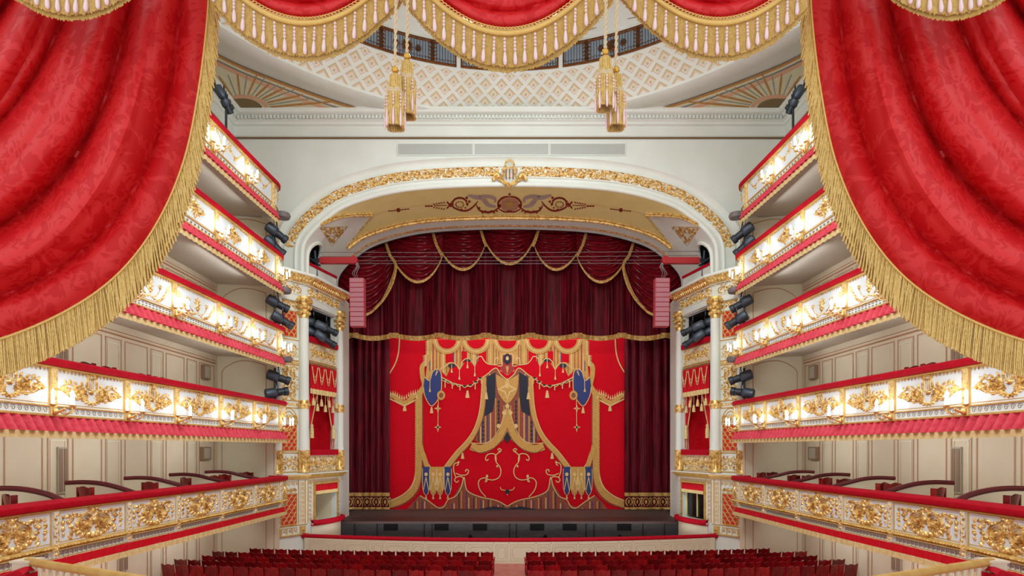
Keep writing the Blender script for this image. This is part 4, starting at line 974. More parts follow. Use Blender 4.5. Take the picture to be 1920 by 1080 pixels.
def armchair(x, y, rz, label, name='box_armchair', floor=None, sc=1.0, tall=.98):
    z0 = floor if floor is not None else Z(TOP[0]-.86); r = thing(name, (x, y, z0), label, 'chair', 'chairs in the boxes')
    def R(px, py, pz): return (x+px*cos(rz)-py*sin(rz), y+px*sin(rz)+py*cos(rz), z0+pz)
    b = MB(R); b.grid(lambda a, c: ((a-.5)*.4, -.2-.1*c-.05*(1-(2*a-1)**2), .45+(tall-.45)*c+.04*sin(a*2*pi*1.0)*0+(.03*cos((a-.5)*2*pi) if c == 1 else 0)), 10, 5); b.grid(lambda a, c: ((a-.5)*.4, -.24-.1*c-.05*(1-(2*a-1)**2), .45+(tall-.45)*c+(.03*cos((a-.5)*2*pi) if c == 1 else 0)), 10, 5)
    for a in (-.2, .2): b.box(a-.02, a+.02, -.35 if a else 0, -.22, .4, tall)
    b.build('backrest', MAHO, r)
    b = MB(R); b.box(-.22, .22, -.22, .22, .4, .48); b.build('seat', RED, r, smooth=False)
    for ax in (-.2, .2):
        for ay in (-.2, .2): b = MB(R); b.box(ax-.02, ax+.02, ay-.02, ay+.02, 0, .4); b.build('leg', MAHO, r, smooth=False)
    return r
first = None; cn = 0
for q, (px, py) in enumerate(((47, 934), (178, 921), (290, 912), (363, 905), (415, 902), (427, 903), (465, 900), (473, 897))):
    x = -(10.95+.25*(q % 2)); D = x*F/(px-CX)
    armchair(x, D, -.5+.3*(q % 3), 'mahogany box chair behind the first balcony rail, left side, %s from the stage tower' % ORDN[7-q], tall=1.22)
for q, (px, D) in enumerate(((1417, 24.9), (1440, 24.2), (1483, 22.8), (1500, 22.2), (1537, 20.4), (1575, 19.3), (1635, 17.6), (1660, 16.9))):
    x = 10.95+.25*(q % 2)-(.4 if q == 0 else 0); armchair(x, x*F/(px-CX), .5-.3*(q % 3), 'mahogany box chair behind the first balcony rail, right side, %s from the stage tower' % ORDN[q], tall=1.22)
for q, (px, D) in enumerate(((1738, 15.3), (1870, 13.2))): armchair(11.0, 11.0*F/(px-CX), .4, 'mahogany box chair behind the first balcony rail, right side, %s' % ['second from the picture edge', 'nearest the picture edge'][q], tall=1.22)
for q, (px, D) in enumerate(((176, 12.8), (214, 13.5), (278, 14.8), (303, 15.4), (356, 17.4), (380, 18.4), (423, 20.6))):
    armchair(-10.95, 10.95*F/(CX-px), 0, 'dark chair top showing over the second balcony rail, left side, %s from the stage' % ORDN[6-q], floor=Z(TOP[1]-.86), tall=1.2)
for q, (px, D) in enumerate(((1486, 20.6), (1556, 17.4), (1700, 13.6), (1730, 13.0))):
    armchair(10.95, 10.95*F/(px-CX), 0, 'dark chair top showing over the second balcony rail, right side, %s from the stage' % ORDN[q], floor=Z(TOP[1]-.86), tall=1.2)
# ---- wall loudspeakers and louvre strips on the corridor walls
def wallbox(px0, px1, py0, py1, name, label, cat, m, rlabel, dep=.18, D=None):
    k0 = (px0-CX)/F; D0 = WX/abs(k0); D1 = WX/abs((px1-CX)/F); z0 = Z(hh(py1, (D0+D1)/2)); z1 = Z(hh(py0, (D0+D1)/2))
    r = thing(name, (-WX+.02, (D0+D1)/2, z0), label, cat); b = MB(); b.box(-WX+.01, -WX+dep, min(D0, D1), max(D0, D1), z0, z1); b.build('housing', m, r, smooth=False)
    b = MB(); n = 2 if cat != 'speaker' else 1
    for i in range(n):
        w_ = abs(D1-D0)/n; y0 = min(D0, D1)+w_*i+w_*.15; b.box(-WX+dep, -WX+dep+.015, y0, y0+w_*.7, z0+.05, z1-.05)
    b.build('grille', BRSP if cat != 'speaker' else MT['grey_louvre'], r, smooth=False); mirror_later(r, rlabel)
BRSP = mat('brown_speaker_case', (136, 108, 84), .6)
for (x0, x1, y0, y1, w1) in ((376, 389, 685, 711, 'third'), (374, 390, 838, 862, 'second')): wallbox(x0, x1, y0, y1, 'wall_speaker', 'small brown wall loudspeaker on the cream wall below the %s balcony, left side' % w1, 'speaker', BRSP, 'small brown wall loudspeaker on the cream wall below the %s balcony, right side' % w1, .14)
for (x0, x1, y0, y1, w1) in ((106, 124, 838, 925, 'second'), (106, 124, 640, 676, 'third'), (219, 237, 1000, 1072, 'first')): wallbox(x0, x1, y0, y1, 'louvre_strip', 'tall grey louvre strip on the cream wall under the %s balcony, left side' % w1, 'louvre', LOUV, 'tall grey louvre strip on the cream wall under the %s balcony, right side' % w1, .06)
# ================================================================ STAGE LIGHTING AND SOUND
def spot(px, py, D, tx, ty, L, rad, label, rlabel, mount=None):   # lantern seen at px,py pointing along tx,ty in the picture and out towards the stage
    c = P(px, py, D); d = Vector((tx, .55, -ty)).normalized(); r = thing('stage_spotlight', tuple(c), label, 'spotlight', 'black stage spotlights')
    b = MB(); b.lathe([(rad*.8, -L*.5), (rad*1.15, -L*.45), (rad*1.15, -L*.05), (rad*.95, 0)], tuple(c), 10, d); b.build('lamp_housing', DGREY, r)
    b = MB(); b.lathe([(rad*.85, 0), (rad*.8, L*.3), (rad*.98, L*.32), (rad*.98, L*.48), (rad*.7, L*.5), (rad*.6, L*.42)], tuple(c), 10, d); b.build('lens_barrel', BLACK, r)
    b = MB(); sd = d.cross(Vector((0, 0, 1))).normalized(); up = Vector((0, 0, rad*2.1)); b.tube([tuple(c+sd*rad*1.3), tuple(c+sd*rad*1.3+up*.6), tuple(c+up), tuple(c-sd*rad*1.3+up*.6), tuple(c-sd*rad*1.3)], .018, 5); b.tube([tuple(c+up), tuple(c+up*1.5)], .03, 6); b.build('yoke', BLACK, r)
    mirror_later(r, rlabel)
tierl = {2: [(521, 570, 1, .55), (530, 601, 1, .6)], 1: [(522, 708, 1, .35), (519, 736, .9, -.2)], 3: [(519, 437, 1, .75), (515, 462, 1, .9)]}
for lv, ar in tierl.items():
    for q, (px, py, tx, ty) in enumerate(ar):
        l = 'black stage spotlight, stage end of the %s balcony, left side, %s of the pair' % (NAMES[lv], ('upper', 'lower')[q]); spot(px, py, 25.6, tx, ty, 1.0, .2, l, l.replace('left side', 'right side'))
for q, (px, py, tx, ty) in enumerate(((588, 606, 1, .3), (612, 616, 1, .45), (590, 626, 1, .5), (610, 636, 1, .7))):
    l = 'black stage spotlight in the upper opening of the left stage tower, %s' % ('upper left', 'upper right', 'lower left', 'lower right')[q]; spot(px, py, 28.2, tx, ty, 1.15, .18, l, l.replace('left stage', 'right stage').replace('upper left', 'upper outer').replace('lower left', 'lower outer').replace('upper right', 'upper inner').replace('lower right', 'lower inner'))
for q, (px, py, tx, ty, L) in enumerate(((401, 163, .75, .6, .8), (420, 184, .5, .9, .9), (426, 200, .3, 1, .5))):
    l = 'black spotlight bracketed above the fifth balcony, left side, %s of three' % ('topmost', 'middle', 'lowest')[q]; spot(px, py, 22.5, tx, ty, L, .15, l, l.replace('left side', 'right side'))
for (py0, py1, pxx, D, lv) in ((555, 606, 516, 25.6, 2), (690, 748, 516, 25.6, 1), (420, 470, 512, 25.6, 3), (205, 240, 424, 22.4, 4)):
    a = P(pxx, py0, D); c = P(pxx, 324 if lv == 4 else py1+10, D); l = 'short black pole holding the spotlights %s, left side' % ('above the fifth balcony' if lv == 4 else 'at the stage end of the %s balcony' % NAMES[lv]); b = MB(); b.tube([tuple(a), tuple(c)], .045, 6); o = b.build('light_pole', BLACK); tag(o, l, 'pole', 'poles for the spotlights'); mirror_later(o, l.replace('left side', 'right side'))
# round light under each balcony nose at the stage end
for k in (2, 3, 4):
    c = P(534-2*(k-2), {2: 674, 3: 545, 4: 405}[k], 25.9); b = MB(); b.lathe([(.1, -.14), (.3, -.1), (.34, 0), (.3, .12), (.1, .16)], tuple(c), 12); o = b.build('balcony_nose_lamp', mat('grey_lamp_shell', (112, 104, 104), .5) if 'grey_lamp_shell' not in MT else MT['grey_lamp_shell']); l = 'grey rounded shell under the stage end of the %s balcony, left side' % NAMES[k]; tag(o, l, 'lamp', 'grey shells under the balcony ends'); mirror_later(o, l.replace('left side', 'right side'))
# hanging line array and its crane
la_ = thing('hanging_loudspeaker', tuple(P(668, 612, 28.6)), 'tall red line array loudspeaker hanging left of the stage', 'speaker', 'hanging loudspeakers')
a = P(655, 521, 28.6); c = P(682, 611, 28.6); n = 10
for i in range(n):
    z1 = a.z-(a.z-c.z)*i/n; z0 = a.z-(a.z-c.z)*(i+1)/n; b = MB(); yo = .012*i
    b.box(a.x, c.x, 28.6+yo, 29.0+yo, z0+.012, z1); m = b.build('cabinet', SPKR, la_, smooth=False); b = MB(); b.box(a.x+.04, c.x-.04, 28.585+yo, 28.6+yo, z0+.03, z1-.02); g = b.build('speaker_grille', SPKC, la_, smooth=False); g.parent = m
b = MB()
for dx, ph in ((0, 0), (.07, 1), (-.06, 2)): b.tube([tuple(P(666, 487, 28.6)+Vector((dx*.3, 0, 0))), tuple(P(671, 500, 28.6)+Vector((dx, 0, 0))), tuple(P(664, 512, 28.6)+Vector((dx*1.6, 0, 0))), tuple(P(667, 521, 28.6)+Vector((dx, .2, 0)))], .018, 5)
b.build('suspension_cable', STEEL, la_); mirror_later(la_, 'tall red line array loudspeaker hanging right of the stage')
cr = thing('crane_beam', tuple(P(600, 488, 28.6)), 'red steel crane beam holding the left hanging loudspeaker', 'beam', 'crane beams'); b = MB()
p0, p1, p2 = P(570, 490, 28.6), P(600, 488, 28.6), P(666, 488, 28.6)
b.box(p1.x, p2.x-.1, 28.5, 28.75, p1.z-.16, p1.z+.13); b.lathe([(.19, -.14), (.19, .14)], tuple(P(664, 488, 28.62)), 12, (0, 1, 0)); b.build('beam', CRANE, cr, smooth=False)
b = MB(); b.tube([tuple(p0), tuple(p1+Vector((.1, 0, 0)))], .1, 6); b.tube([tuple(P(590, 470, 28.6)), tuple(P(594, 520, 28.6))], .06, 6); b.tube([tuple(P(575, 480, 28.5)), tuple(P(600, 498, 28.5))], .05, 5); b.build('mounting_arm', BLACK, cr); mirror_later(cr, 'red steel crane beam holding the right hanging loudspeaker')
for q, (y0, y1) in enumerate(((473, 471), (481, 479), (489, 487), (494, 493))):
    b = MB(); a, c = P(600, y0, 28.9), P(1311, y1, 28.9); b.tube([tuple(a), tuple(P(955, (y0+y1)/2+(2 if q < 2 else 1), 28.9)), tuple(c)], .014, 4); tag(b.build('steel_cable', STEEL), 'thin steel cable stretched across the stage arch, %s of four' % ('topmost', 'second', 'third', 'lowest')[q], 'cable', 'cables across the arch')
# ================================================================ STAGE
SY, SZ = 29.95, Z(-3.73); DC = 36.0
b = MB(); b.box(-9.4, 9.4, SY, 41, SZ-.3, SZ); struct(tag(b.build('floor_stage', STG, smooth=False), 'dark worn stage floor'))
b = MB(); b.box(-9.4, 9.4, SY-.02, SY+.1, -.0, SZ-.05, 1); pw = struct(b.build('wall_orchestra_pit', PIT, smooth=False))
b = MB()
for x in (-7.9, -6.75, -4.35, -3.95, .0, .35, 3.9, 4.3, 6.8, 7.9): b.box(x-.03, x+.03, SY-.05, SY-.02, 0, SZ-.1)
b.build('board_joint', DARK, pw, smooth=False)
b = MB()
for px in (733, 828, 900, 1007, 1068, 1170): x = wl(px, SY); b.box(x-.36, x+.36, SY-.06, SY-.03, Z(hh(994, SY)), Z(hh(982, SY)))
for px in (882, 1162, 1022): x = wl(px, SY); b.lathe([(.1, 0), (.1, .04)], (x, SY-.05, Z(hh(1006, SY))), 10, (0, 1, 0))
b.build('pit_hatch', mat('dark_hatch_paint', (20, 20, 22), .85, spec=.1), pw, smooth=False)
b = MB(); b.box(-9.4, 9.4, SY-.03, SY-.0, SZ-.12, SZ+.01); b.build('stage_edge', STG, pw, smooth=False)
# painted show curtain: flat painted canvas, its design measured on the photograph
KX = lambda x: 700+x/2.842
KY = lambda y: 620+y/2.842
def M_pc(x, y, w=0): return ((KX(x)-CX)*DC/F, DC-w, Z((HY-KY(y))*DC/F))
pc = thing('painted_show_curtain', tuple(M_pc(714, 950)), 'bright red stage curtain painted with gold drapery and tassels', 'curtain')
b = MB(); b.grid(lambda a, c: M_pc(80+1265*a, 30+922*c, .05*sin(a*31)*.3), 60, 2); b.build('canvas', CAN, pc)
PB = {}
def lay(m): return PB.setdefault(m.name, (MB(), m))[0]
def sym(pts): return [[(x, y) for x, y in pts], [(1428-x, y) for x, y in pts]]
LVL = [.0]
def nx_(): LVL[0] += .00012; return LVL[0]
def fill(m, pts, w, s=True):
    for q in (sym(pts) if s else [pts]): lay(m).poly(q, w+nx_(), M_pc)
def line(m, pts, wd, w, s=True, n=5):
    pts = cat_rom(pts, n) if len(pts) > 2 else pts
    for q in (sym(pts) if s else [pts]): ww = w+nx_(); lay(m).stroke(q, wd, 0, lambda x, y, z=0: M_pc(x, y, ww), taper=False, flat=True)
def dot_(m, x, y, rx, ry, w, s=True, n=10):
    for q in ((x, 1428-x) if s else (x,)): ww = w+nx_(); lay(m).blob(q, y, rx, ry, 0, 0, n, lambda a, c, z=0: M_pc(a, c, ww))
# side drape lines
line(CSAN, [(140, 40), (134, 120), (115, 180), (82, 236)], 6, .03)
line(COCH, [(80, 345), (110, 348), (140, 375), (165, 385), (190, 375), (215, 350), (250, 340)], 26, .03); line(CSAN, [(80, 358), (140, 388), (165, 398), (195, 386), (250, 356)], 7, .035)
for i in range(14): x = 88+i*12; fill(CSAN, [(x, 345-(3 if 4 < i < 9 else 0)+[0, 0, 2, 8, 16, 22, 24, 18, 8, 0, -4, -6, -8, -10][i]), (x+5, 318+[0, 0, 2, 8, 16, 22, 24, 18, 8, 0, -4, -6, -8, -10][i]), (x+10, 345+[0, 0, 2, 8, 16, 22, 24, 18, 8, 0, -4, -6, -8, -10][i])], .03)
# striped ground behind the top scallops
fill(COCH, [(300, 45), (714, 45), (714, 170), (650, 186), (604, 178), (575, 138), (540, 190), (500, 150), (460, 212), (425, 168), (390, 245), (352, 205), (318, 218), (296, 262), (278, 262)], .022)
for i, x in enumerate(range(292, 712, 9)):
    yb = 260 if x < 300 else 215 if x < 360 else 228 if x < 400 else 172 if x < 440 else 195 if x < 480 else 156 if x < 520 else 175 if x < 560 else 142 if x < 590 else 178 if x < 640 else 180
    if i % 2 or x in (310, ): line([CRED, CBLU, CSAN, CRED, CBRN, CRED, CSAN][i % 7], [(x, 48), (x, yb)], 4 if i % 3 else 6, .024)
for x0, x1 in ((385, 425), (560, 602), (470, 500)): fill(CAN, [(x0, 110), (x1, 110), (x1, 170), (x0, 172)], .026)
for cx_, s_ in ((393, True), (548, True), (712, False)):
    for q in ((cx_, 1428-cx_) if s_ else (714,)):
        for m, rr, w in ((COCH, 78, .03), (CSAN, 66, .032), (COCH, 60, .034), (CAN, 50, .036)): lay(m).poly([(q+rr*cos(a), 47+rr*1.0*sin(a)) for a in [pi*k/16 for k in range(17)]], w+nx_(), M_pc)
fill(COCH, [(630, 70), (800, 70), (800, 175), (714, 182), (630, 178)], .027, False); 
for x in (640, 655, 668, 786, 774): line(CBRN, [(x, 60), (x, 176)], 4, .029, False)
# centre shield with medallion
fill(CRED, [(690, 125), (738, 125), (742, 190), (756, 195), (752, 215), (714, 238), (676, 215), (672, 195), (686, 190)], .031, False); line(CSAN, [(714, 127), (684, 130), (686, 185), (664, 190), (684, 222), (714, 238)], 5, .033)
dot_(CNAV, 714, 152, 22, 30, .034, False); dot_(CSAN, 714, 148, 8, 11, .036, False); fill(COCH, [(705, 190), (723, 190), (714, 232)], .035, False); line(CSAN, [(645, 180), (650, 150), (665, 145), (662, 160)], 5, .033)
# gold vertical border and sweep to the floor
line(COCH, [(300, 40), (298, 110), (286, 165), (262, 190), (262, 240), (272, 290), (256, 320), (246, 350)], 26, .028)
line(COCH, [(247, 330), (247, 500), (246, 650), (240, 770), (215, 850), (160, 900), (84, 928)], 34, .028); line(CSAN, [(232, 345), (232, 500), (231, 650), (224, 770), (200, 835), (150, 880), (84, 908)], 7, .03); line(CBRN, [(262, 340), (263, 520), (262, 660), (256, 790), (232, 868), (170, 920), (100, 944)], 5, .03)
for i in range(18): y = 55+i*7.5; fill(CSAN, [(294-(0 if y < 130 else 10), y), (276-(0 if y < 130 else 14), y+4), (294-(0 if y < 130 else 10), y+8)], .029)
for i in range(30): y = 370+i*14; dot_(COCH, 229, y, 7, 7, .027)
# blue hearts
fill(CBLU, [(275, 248), (290, 262), (306, 262), (316, 222), (336, 206), (354, 214), (364, 250), (358, 340), (312, 402), (278, 352), (268, 300)], .034)
line(CSAN, [(275, 248), (300, 266), (316, 222), (336, 206), (356, 214), (364, 250), (358, 340), (312, 402), (276, 350), (268, 300)], 4, .036)
line(CSAN, [(340, 210), (332, 240), (345, 215)], 3, .036); line(CSAN, [(303, 262), (302, 310)], 3, .036)
def tass(x, y, s_=1, m=CSAN, sm=True):
    dot_(m, x, y, 5*s_, 5*s_, .038, sm, 8); fill(m, [(x-5*s_, y+4*s_), (x+5*s_, y+4*s_), (x+9*s_, y+28*s_), (x-9*s_, y+28*s_)], .038, sm)
tass(311, 412); tass(168, 398, 1.1); tass(302, 310, .6)
# scalloped lambrequin in the middle
fill(CAN, [(360, 246), (352, 205), (390, 245), (425, 168), (460, 212), (500, 150), (540, 190), (575, 138), (604, 178), (650, 186), (675, 195), (676, 215), (714, 238), (714, 262), (652, 202), (600, 235), (560, 262), (530, 288), (500, 296), (430, 282)], .030)
line(CSAN, [(360, 246), (400, 268), (430, 282), (500, 296), (530, 288), (560, 262), (600, 238), (652, 200), (680, 235), (714, 264)], 5, .036)
line(CSAN, [(355, 205), (385, 190), (405, 172), (440, 178), (460, 205), (475, 165), (505, 148), (530, 168), (541, 188), (550, 150), (575, 138), (590, 160), (612, 178), (660, 184)], 4.5, .036)
for cx_, cy_, r_x, r_y in ((418, 188, 20, 12), (505, 157, 22, 10)): dot_(CNAV, cx_, cy_, r_x, r_y, .034)
for i, (x, y) in enumerate(((378, 262), (400, 272), (425, 283), (455, 291), (487, 296), (517, 292), (545, 275), (570, 255))):
    line(CSAN, [(x-14, y-4), (x, y+8), (x+14, y-2)], 3.5, .036, n=3); dot_(CNAV, x, y-2, 10, 5, .033)
for x, y, l in ((383, 268, 36), (421, 284, 26), (462, 294, 24), (543, 278, 34), (576, 254, 30), (620, 230, 34)): line(CSAN, [(x, y), (x, y+l)], 5, .037)
for x, y, l in ((418, 180, 28), (459, 205, 40), (502, 150, 34), (541, 185, 42)): line(CSAN, [(x, y), (x, y+l)], 3, .037); tass(x, y+l, .6)
tass(502, 325, 1.2)
# centre opening: brown striped panel, navy strips, ochre diamond
fill(CBRN, [(590, 248), (652, 204), (714, 264), (714, 560), (690, 590), (600, 612), (540, 585), (575, 500), (588, 400)], .024)
for x, m, y0, y1 in ((560, CNAV, 520, 590), (572, CSAN, 500, 600), (583, CBLU, 470, 600), (598, COCH, 440, 605), (610, CBLU, 440, 600), (625, CSAN, 430, 600), (640, CRED, 420, 598), (668, CNAV, 370, 560), (682, CRED, 380, 560), (652, COCH, 360, 590), (696, COCH, 400, 540)): line(m, [(x, y0), (x, y1)], 5, .026)
for y in range(380, 590, 22): 
    for x in (668, 585): fill(CNAV, [(x-7, y), (x, y-9), (x+7, y), (x, y+9)], .028) if not (x == 585 and y < 470) else None
fill(CNAV, [(600, 250), (652, 222), (650, 345), (638, 430), (592, 458), (600, 350)], .028)
fill(COCH, [(652, 232), (714, 268), (714, 392), (690, 372), (662, 330), (655, 280)], .029); fill(CSAN, [(714, 252), (700, 292), (662, 312), (698, 330), (714, 370)], .031); line(CBRN, [(652, 232), (655, 285), (664, 330), (690, 372), (714, 394)], 4, .033); tass(713, 282, .9, CSAN, False)
fill(COCH, [(714, 262), (706, 300), (676, 312), (706, 324), (714, 360)], .032)
line(COCH, [(590, 248), (588, 330), (582, 400), (568, 470), (540, 540), (500, 600), (452, 650), (410, 705), (372, 752), (345, 765), (316, 755), (288, 722), (268, 665), (258, 640), (252, 610)], 26, .033)
line(CBRN, [(603, 250), (601, 330), (595, 404), (581, 476), (552, 548), (512, 610), (462, 662), (420, 716), (380, 764), (345, 779), (308, 767), (276, 730), (262, 690)], 4, .035); line(CSAN, [(580, 262), (576, 330), (570, 400), (556, 470), (528, 540), (490, 592), (440, 645), (400, 696), (365, 742), (342, 752), (320, 744), (296, 712)], 4, .035)
line(COCH, [(714, 420), (708, 470), (690, 540), (655, 590), (600, 622), (560, 628), (520, 616)], 40, .034); line(CSAN, [(714, 400), (696, 450), (672, 520), (640, 572), (600, 598), (552, 600), (520, 598)], 4, .036); line(CBRN, [(714, 520), (690, 575), (655, 615), (610, 645), (560, 650), (520, 625)], 4, .036)
for x, y in ((697, 438), (668, 508), (714, 402)): dot_(CSAN, x, y, 11, 12, .038)
fill(CNAV, [(714, 535), (734, 574), (724, 582), (714, 607), (704, 582), (694, 574)], .036, False)
tass(602, 335, 1.1); tass(476, 655, 1.0); line(CSAN, [(602, 300), (602, 340)], 3, .036)
# cords, stars, clasps
dot_(COCH, 362, 345, 22, 26, .035); dot_(CBRN, 362, 345, 12, 14, .036); line(CSAN, [(347, 370), (345, 540)], 3, .03)
for y in (415, 515): fill(CSAN, [(345, y-24), (350, y-5), (364, y), (350, y+5), (345, y+26), (340, y+5), (324, y), (340, y-5)], .036); dot_(CNAV if y > 500 else COCH, 345, y, 6, 7, .038)
# ground strip
fill(CBRN, [(180, 950), (235, 890), (250, 878), (300, 910), (345, 942), (395, 920), (430, 880), (462, 830), (482, 785), (500, 850), (560, 882), (640, 900), (714, 934), (714, 950)], .026)
for i, x in enumerate(range(210, 700, 13)):
    yt = 905 if x < 250 else 905 if x < 300 else 940 if x < 400 else 915 if x < 440 else 850 if x < 500 else 885 if x < 560 else 898 if x < 640 else 925
    line([CRED, CNAV, COCH, CRED, CBLU, CSAN][i % 6], [(x, yt+4), (x, 948)], 5, .028)
line(CSAN, [(250, 878), (300, 910), (345, 942), (375, 938), (400, 900), (440, 880), (470, 830), (484, 780), (500, 850), (560, 882), (640, 900), (680, 915), (714, 936)], 5, .036)
line(CSAN, [(484, 790), (470, 778), (445, 780), (434, 795), (445, 808), (456, 798)], 5, .037)
line(CSAN, [(440, 780), (430, 750), (430, 715), (445, 703), (454, 712), (444, 718)], 5, .037); line(CSAN, [(440, 760), (470, 770), (500, 765), (508, 745), (495, 740), (492, 752)], 5, .037)
line(CSAN, [(600, 885), (570, 850), (560, 810), (575, 788), (600, 785), (606, 800), (594, 806)], 5, .037); line(CSAN, [(598, 800), (610, 775), (602, 768)], 5, .037); line(CSAN, [(600, 790), (640, 795), (670, 780), (680, 750), (672, 722), (655, 700), (650, 668), (668, 650), (682, 638), (672, 628), (662, 636)], 5, .037); line(CSAN, [(655, 700), (652, 665), (635, 655), (610, 660), (598, 680), (604, 692), (614, 684)], 5, .037)
for x, y in ((672, 644), (660, 722), (604, 776), (455, 700)): dot_(CSAN, x, y, 5, 6, .038)
# hanging tabs
for x, m in ((282, CBLU), (320, COCH), (357, COCH), (398, CBLU)):
    fill(m, [(x-19, 725), (x+19, 725), (x+18, 840), (x, 878), (x-18, 840)], .029); line(CSAN, [(x-19, 735), (x-18, 840), (x, 878), (x+18, 840), (x+19, 735)], 3, .031, n=2); dot_(CSAN, x, 765, 9, 10, .031); line(CSAN, [(x-14, 850), (x-4, 800), (x, 780), (x+4, 800), (x+14, 850)], 4, .031, n=2); tass(x, 880, .6)
tass(340, 785, 1.3)
line(CSAN, [(676, 832), (682, 845), (700, 850), (714, 850)], 4, .036); dot_(CNAV, 714, 858, 12, 14, .036, False); dot_(CSAN, 714, 872, 3, 4, .038, False)
fill(CNAV, [(560, 950), (640, 936), (690, 942), (714, 948), (714, 952), (560, 952)], .030)
for nm_, (mb, m) in PB.items(): mb.build(nm_.replace('_canvas', '_figure'), m, pc, smooth=False)
# burgundy house curtains beside the painted one
for s_, side in ((-1, 'left'), (1, 'right')):
    xa, xb = (wl(612, 35.6), wl(731, 35.6)) if s_ < 0 else (wl(1171, 35.6), wl(1298, 35.6))
    r = thing('house_curtain', ((xa+xb)/2, 35.6, SZ), 'dark burgundy velvet house curtain with gold hem, drawn open on the %s' % side, 'curtain', 'open house curtains')
    f = lambda a: .16*abs(sin(a*24+1.2*sin(a*9)))**.7
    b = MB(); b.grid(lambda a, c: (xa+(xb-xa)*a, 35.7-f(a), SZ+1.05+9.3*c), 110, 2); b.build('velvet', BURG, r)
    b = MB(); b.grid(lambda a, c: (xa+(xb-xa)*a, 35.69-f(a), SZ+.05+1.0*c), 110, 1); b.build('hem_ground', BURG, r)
    def MH(u, v, w_): a = u/(xb-xa); return (xa+u, 35.66-f(a)-w_, SZ+v)
    b = MB()
    for v0_, v1_ in ((.84, 1.06), (.04, .18)):
        b.grid(lambda a, c: MH(a*(xb-xa), v0_+(v1_-v0_)*c, .0), 90, 1)
    n = int((xb-xa)/.5)
    for i in range(n):
        u = (i+.5)*(xb-xa)/n; b.stroke(arc(u, .5, .19, -1.2, pi+1.2, 12, .25), .05, .0, MH, flat=True, taper=False); b.blob(u, .5, .08, .14, 0, .0, 6, MH); b.stroke([(u+.27, .22), (u+.24, .5), (u+.27, .78)], .05, 0, MH, flat=True); b.blob(u+.26, .72, .09, .05, 0, 0, 6, MH)
    b.build('gold_hem_pattern', mat('hem_gold_thread', (214, 172, 96), .6, .1, c2=(160, 112, 56), ns=10) if 'hem_gold_thread' not in MT else MT['hem_gold_thread'], r)
# burgundy border with swags
DV = 34.2
sv = thing('stage_border_drape', tuple(P(955, 636, DV)), 'wide burgundy velvet border drape with gold hem across the stage top', 'drapery')
bx = [600, 663, 738, 823, 911, 995, 1083, 1166, 1248, 1312]
def hemy(px):
    for a, c in zip(bx, bx[1:]):
        if a <= px <= c: t_ = (px-a)/(c-a); return 631+6*sin(pi*t_)
    return 631
def fold(px):
    for a, c in zip(bx, bx[1:]):
        if a <= px <= c: t_ = (px-a)/(c-a); return sum(h_*math.exp(-((t_-m_)/w_)**2) for m_, w_, h_ in ((.18, .03, .16), (.25, .025, .2), (.32, .03, .12), (.70, .03, .14), (.77, .025, .2), (.84, .03, .16), (.5, .12, .05)))+.25*exp_(t_)
    return 0
def exp_(t_): return math.exp(-((t_)/.09)**2)+math.exp(-((1-t_)/.09)**2)
def MV(px, py, w_=0): return P(px, py, DV-fold(px)-w_)
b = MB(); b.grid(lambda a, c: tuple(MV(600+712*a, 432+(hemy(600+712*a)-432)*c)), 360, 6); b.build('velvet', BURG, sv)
HG = MT['hem_gold_thread']; b = MB(); b.grid(lambda a, c: tuple(MV(600+712*a, hemy(600+712*a)-7+9*c, .03)), 300, 1)
for x in bx[1:-1]: b.grid(lambda a, c: tuple(MV(x-9+18*a, 624+7*c, .06)), 4, 1)
b.build('gold_hem', HG, sv)
def swag(x0, y0, x1, y1, cx_, yb, n, label, top=430):
    r = thing('stage_swag', tuple(P(cx_, yb, DV-.5)), label, 'drapery', 'burgundy swags over the stage border'); dof = .0 if n % 2 else .22
    def g(a, t_):
        # t_ 0 = top edge, 1 = hem curve between the two gathering points
        xh = x0+(x1-x0)*a; ya = y0+(y1-y0)*a; k_ = (4*a*(1-a))**.85; peak = yb-(y0+y1)/2
        y = (top+(ya-top)*t_*.0)+((ya-top)+peak*k_)*t_; x = xh+(cx_-(x0+x1)/2)*k_*t_*.6+(.5-a)*(x1-x0)*.10*(1-t_)*0
        D = DV-.45-dof-.14*sin(t_*n*2*pi+.8*sin(a*4))*(4*a*(1-a))**.35-.25*sin(pi*a)
        return tuple(P(x, y, D))
    b = MB(); b.grid(g, 34, n*7); b.build('velvet', BURG2, r)
    b = MB(); 
    for tt in (1.0,): b.grid(lambda a, c: tuple(Vector(g(a, 1))+Vector((0, -.05, -.04+.16*(c-.5)*-1))), 34, 1)
    b.build('gold_trim', HG, r); return r
ORS = ['farthest left', 'second from left', 'third from left', 'middle', 'third from right', 'second from right', 'farthest right']
mm = lambda x: 2*955.5-x
sw = [(610, 500, 742, 492, 684, 590, 11), (724, 452, 830, 478, 778, 527, 8), (814, 440, 909, 460, 864, 504, 7), (904, 437, 1004, 440, 955, 494, 6)]
for q in range(7):
    if q <= 3: x0, y0, x1, y1, cx_, yb, n = sw[q]
    else: a = sw[6-q]; x0, y0, x1, y1, cx_, yb, n = mm(a[2]), a[3], mm(a[0]), a[1], mm(a[4]), a[5], a[6]
    swag(x0, y0, x1, y1, cx_, yb, n, 'burgundy velvet swag with gold trim over the stage, %s of seven' % ORS[q], 430 if q not in (0, 6) else 425)
for s_ in (1, -1):
    X = (lambda x: x) if s_ > 0 else mm
    for pts in (((722, 450), (731, 478), (742, 497), (736, 530), (720, 560), (702, 580)), ((812, 436), (818, 458), (829, 480)), ((902, 432), (907, 450), (912, 462)), ):
        b = MB(); b.tube([tuple(P(X(x), y, DV-.95)) for x, y in cat_rom(pts, 4)], .085, 5); b.build('gold_swag_edging', HG, sv)
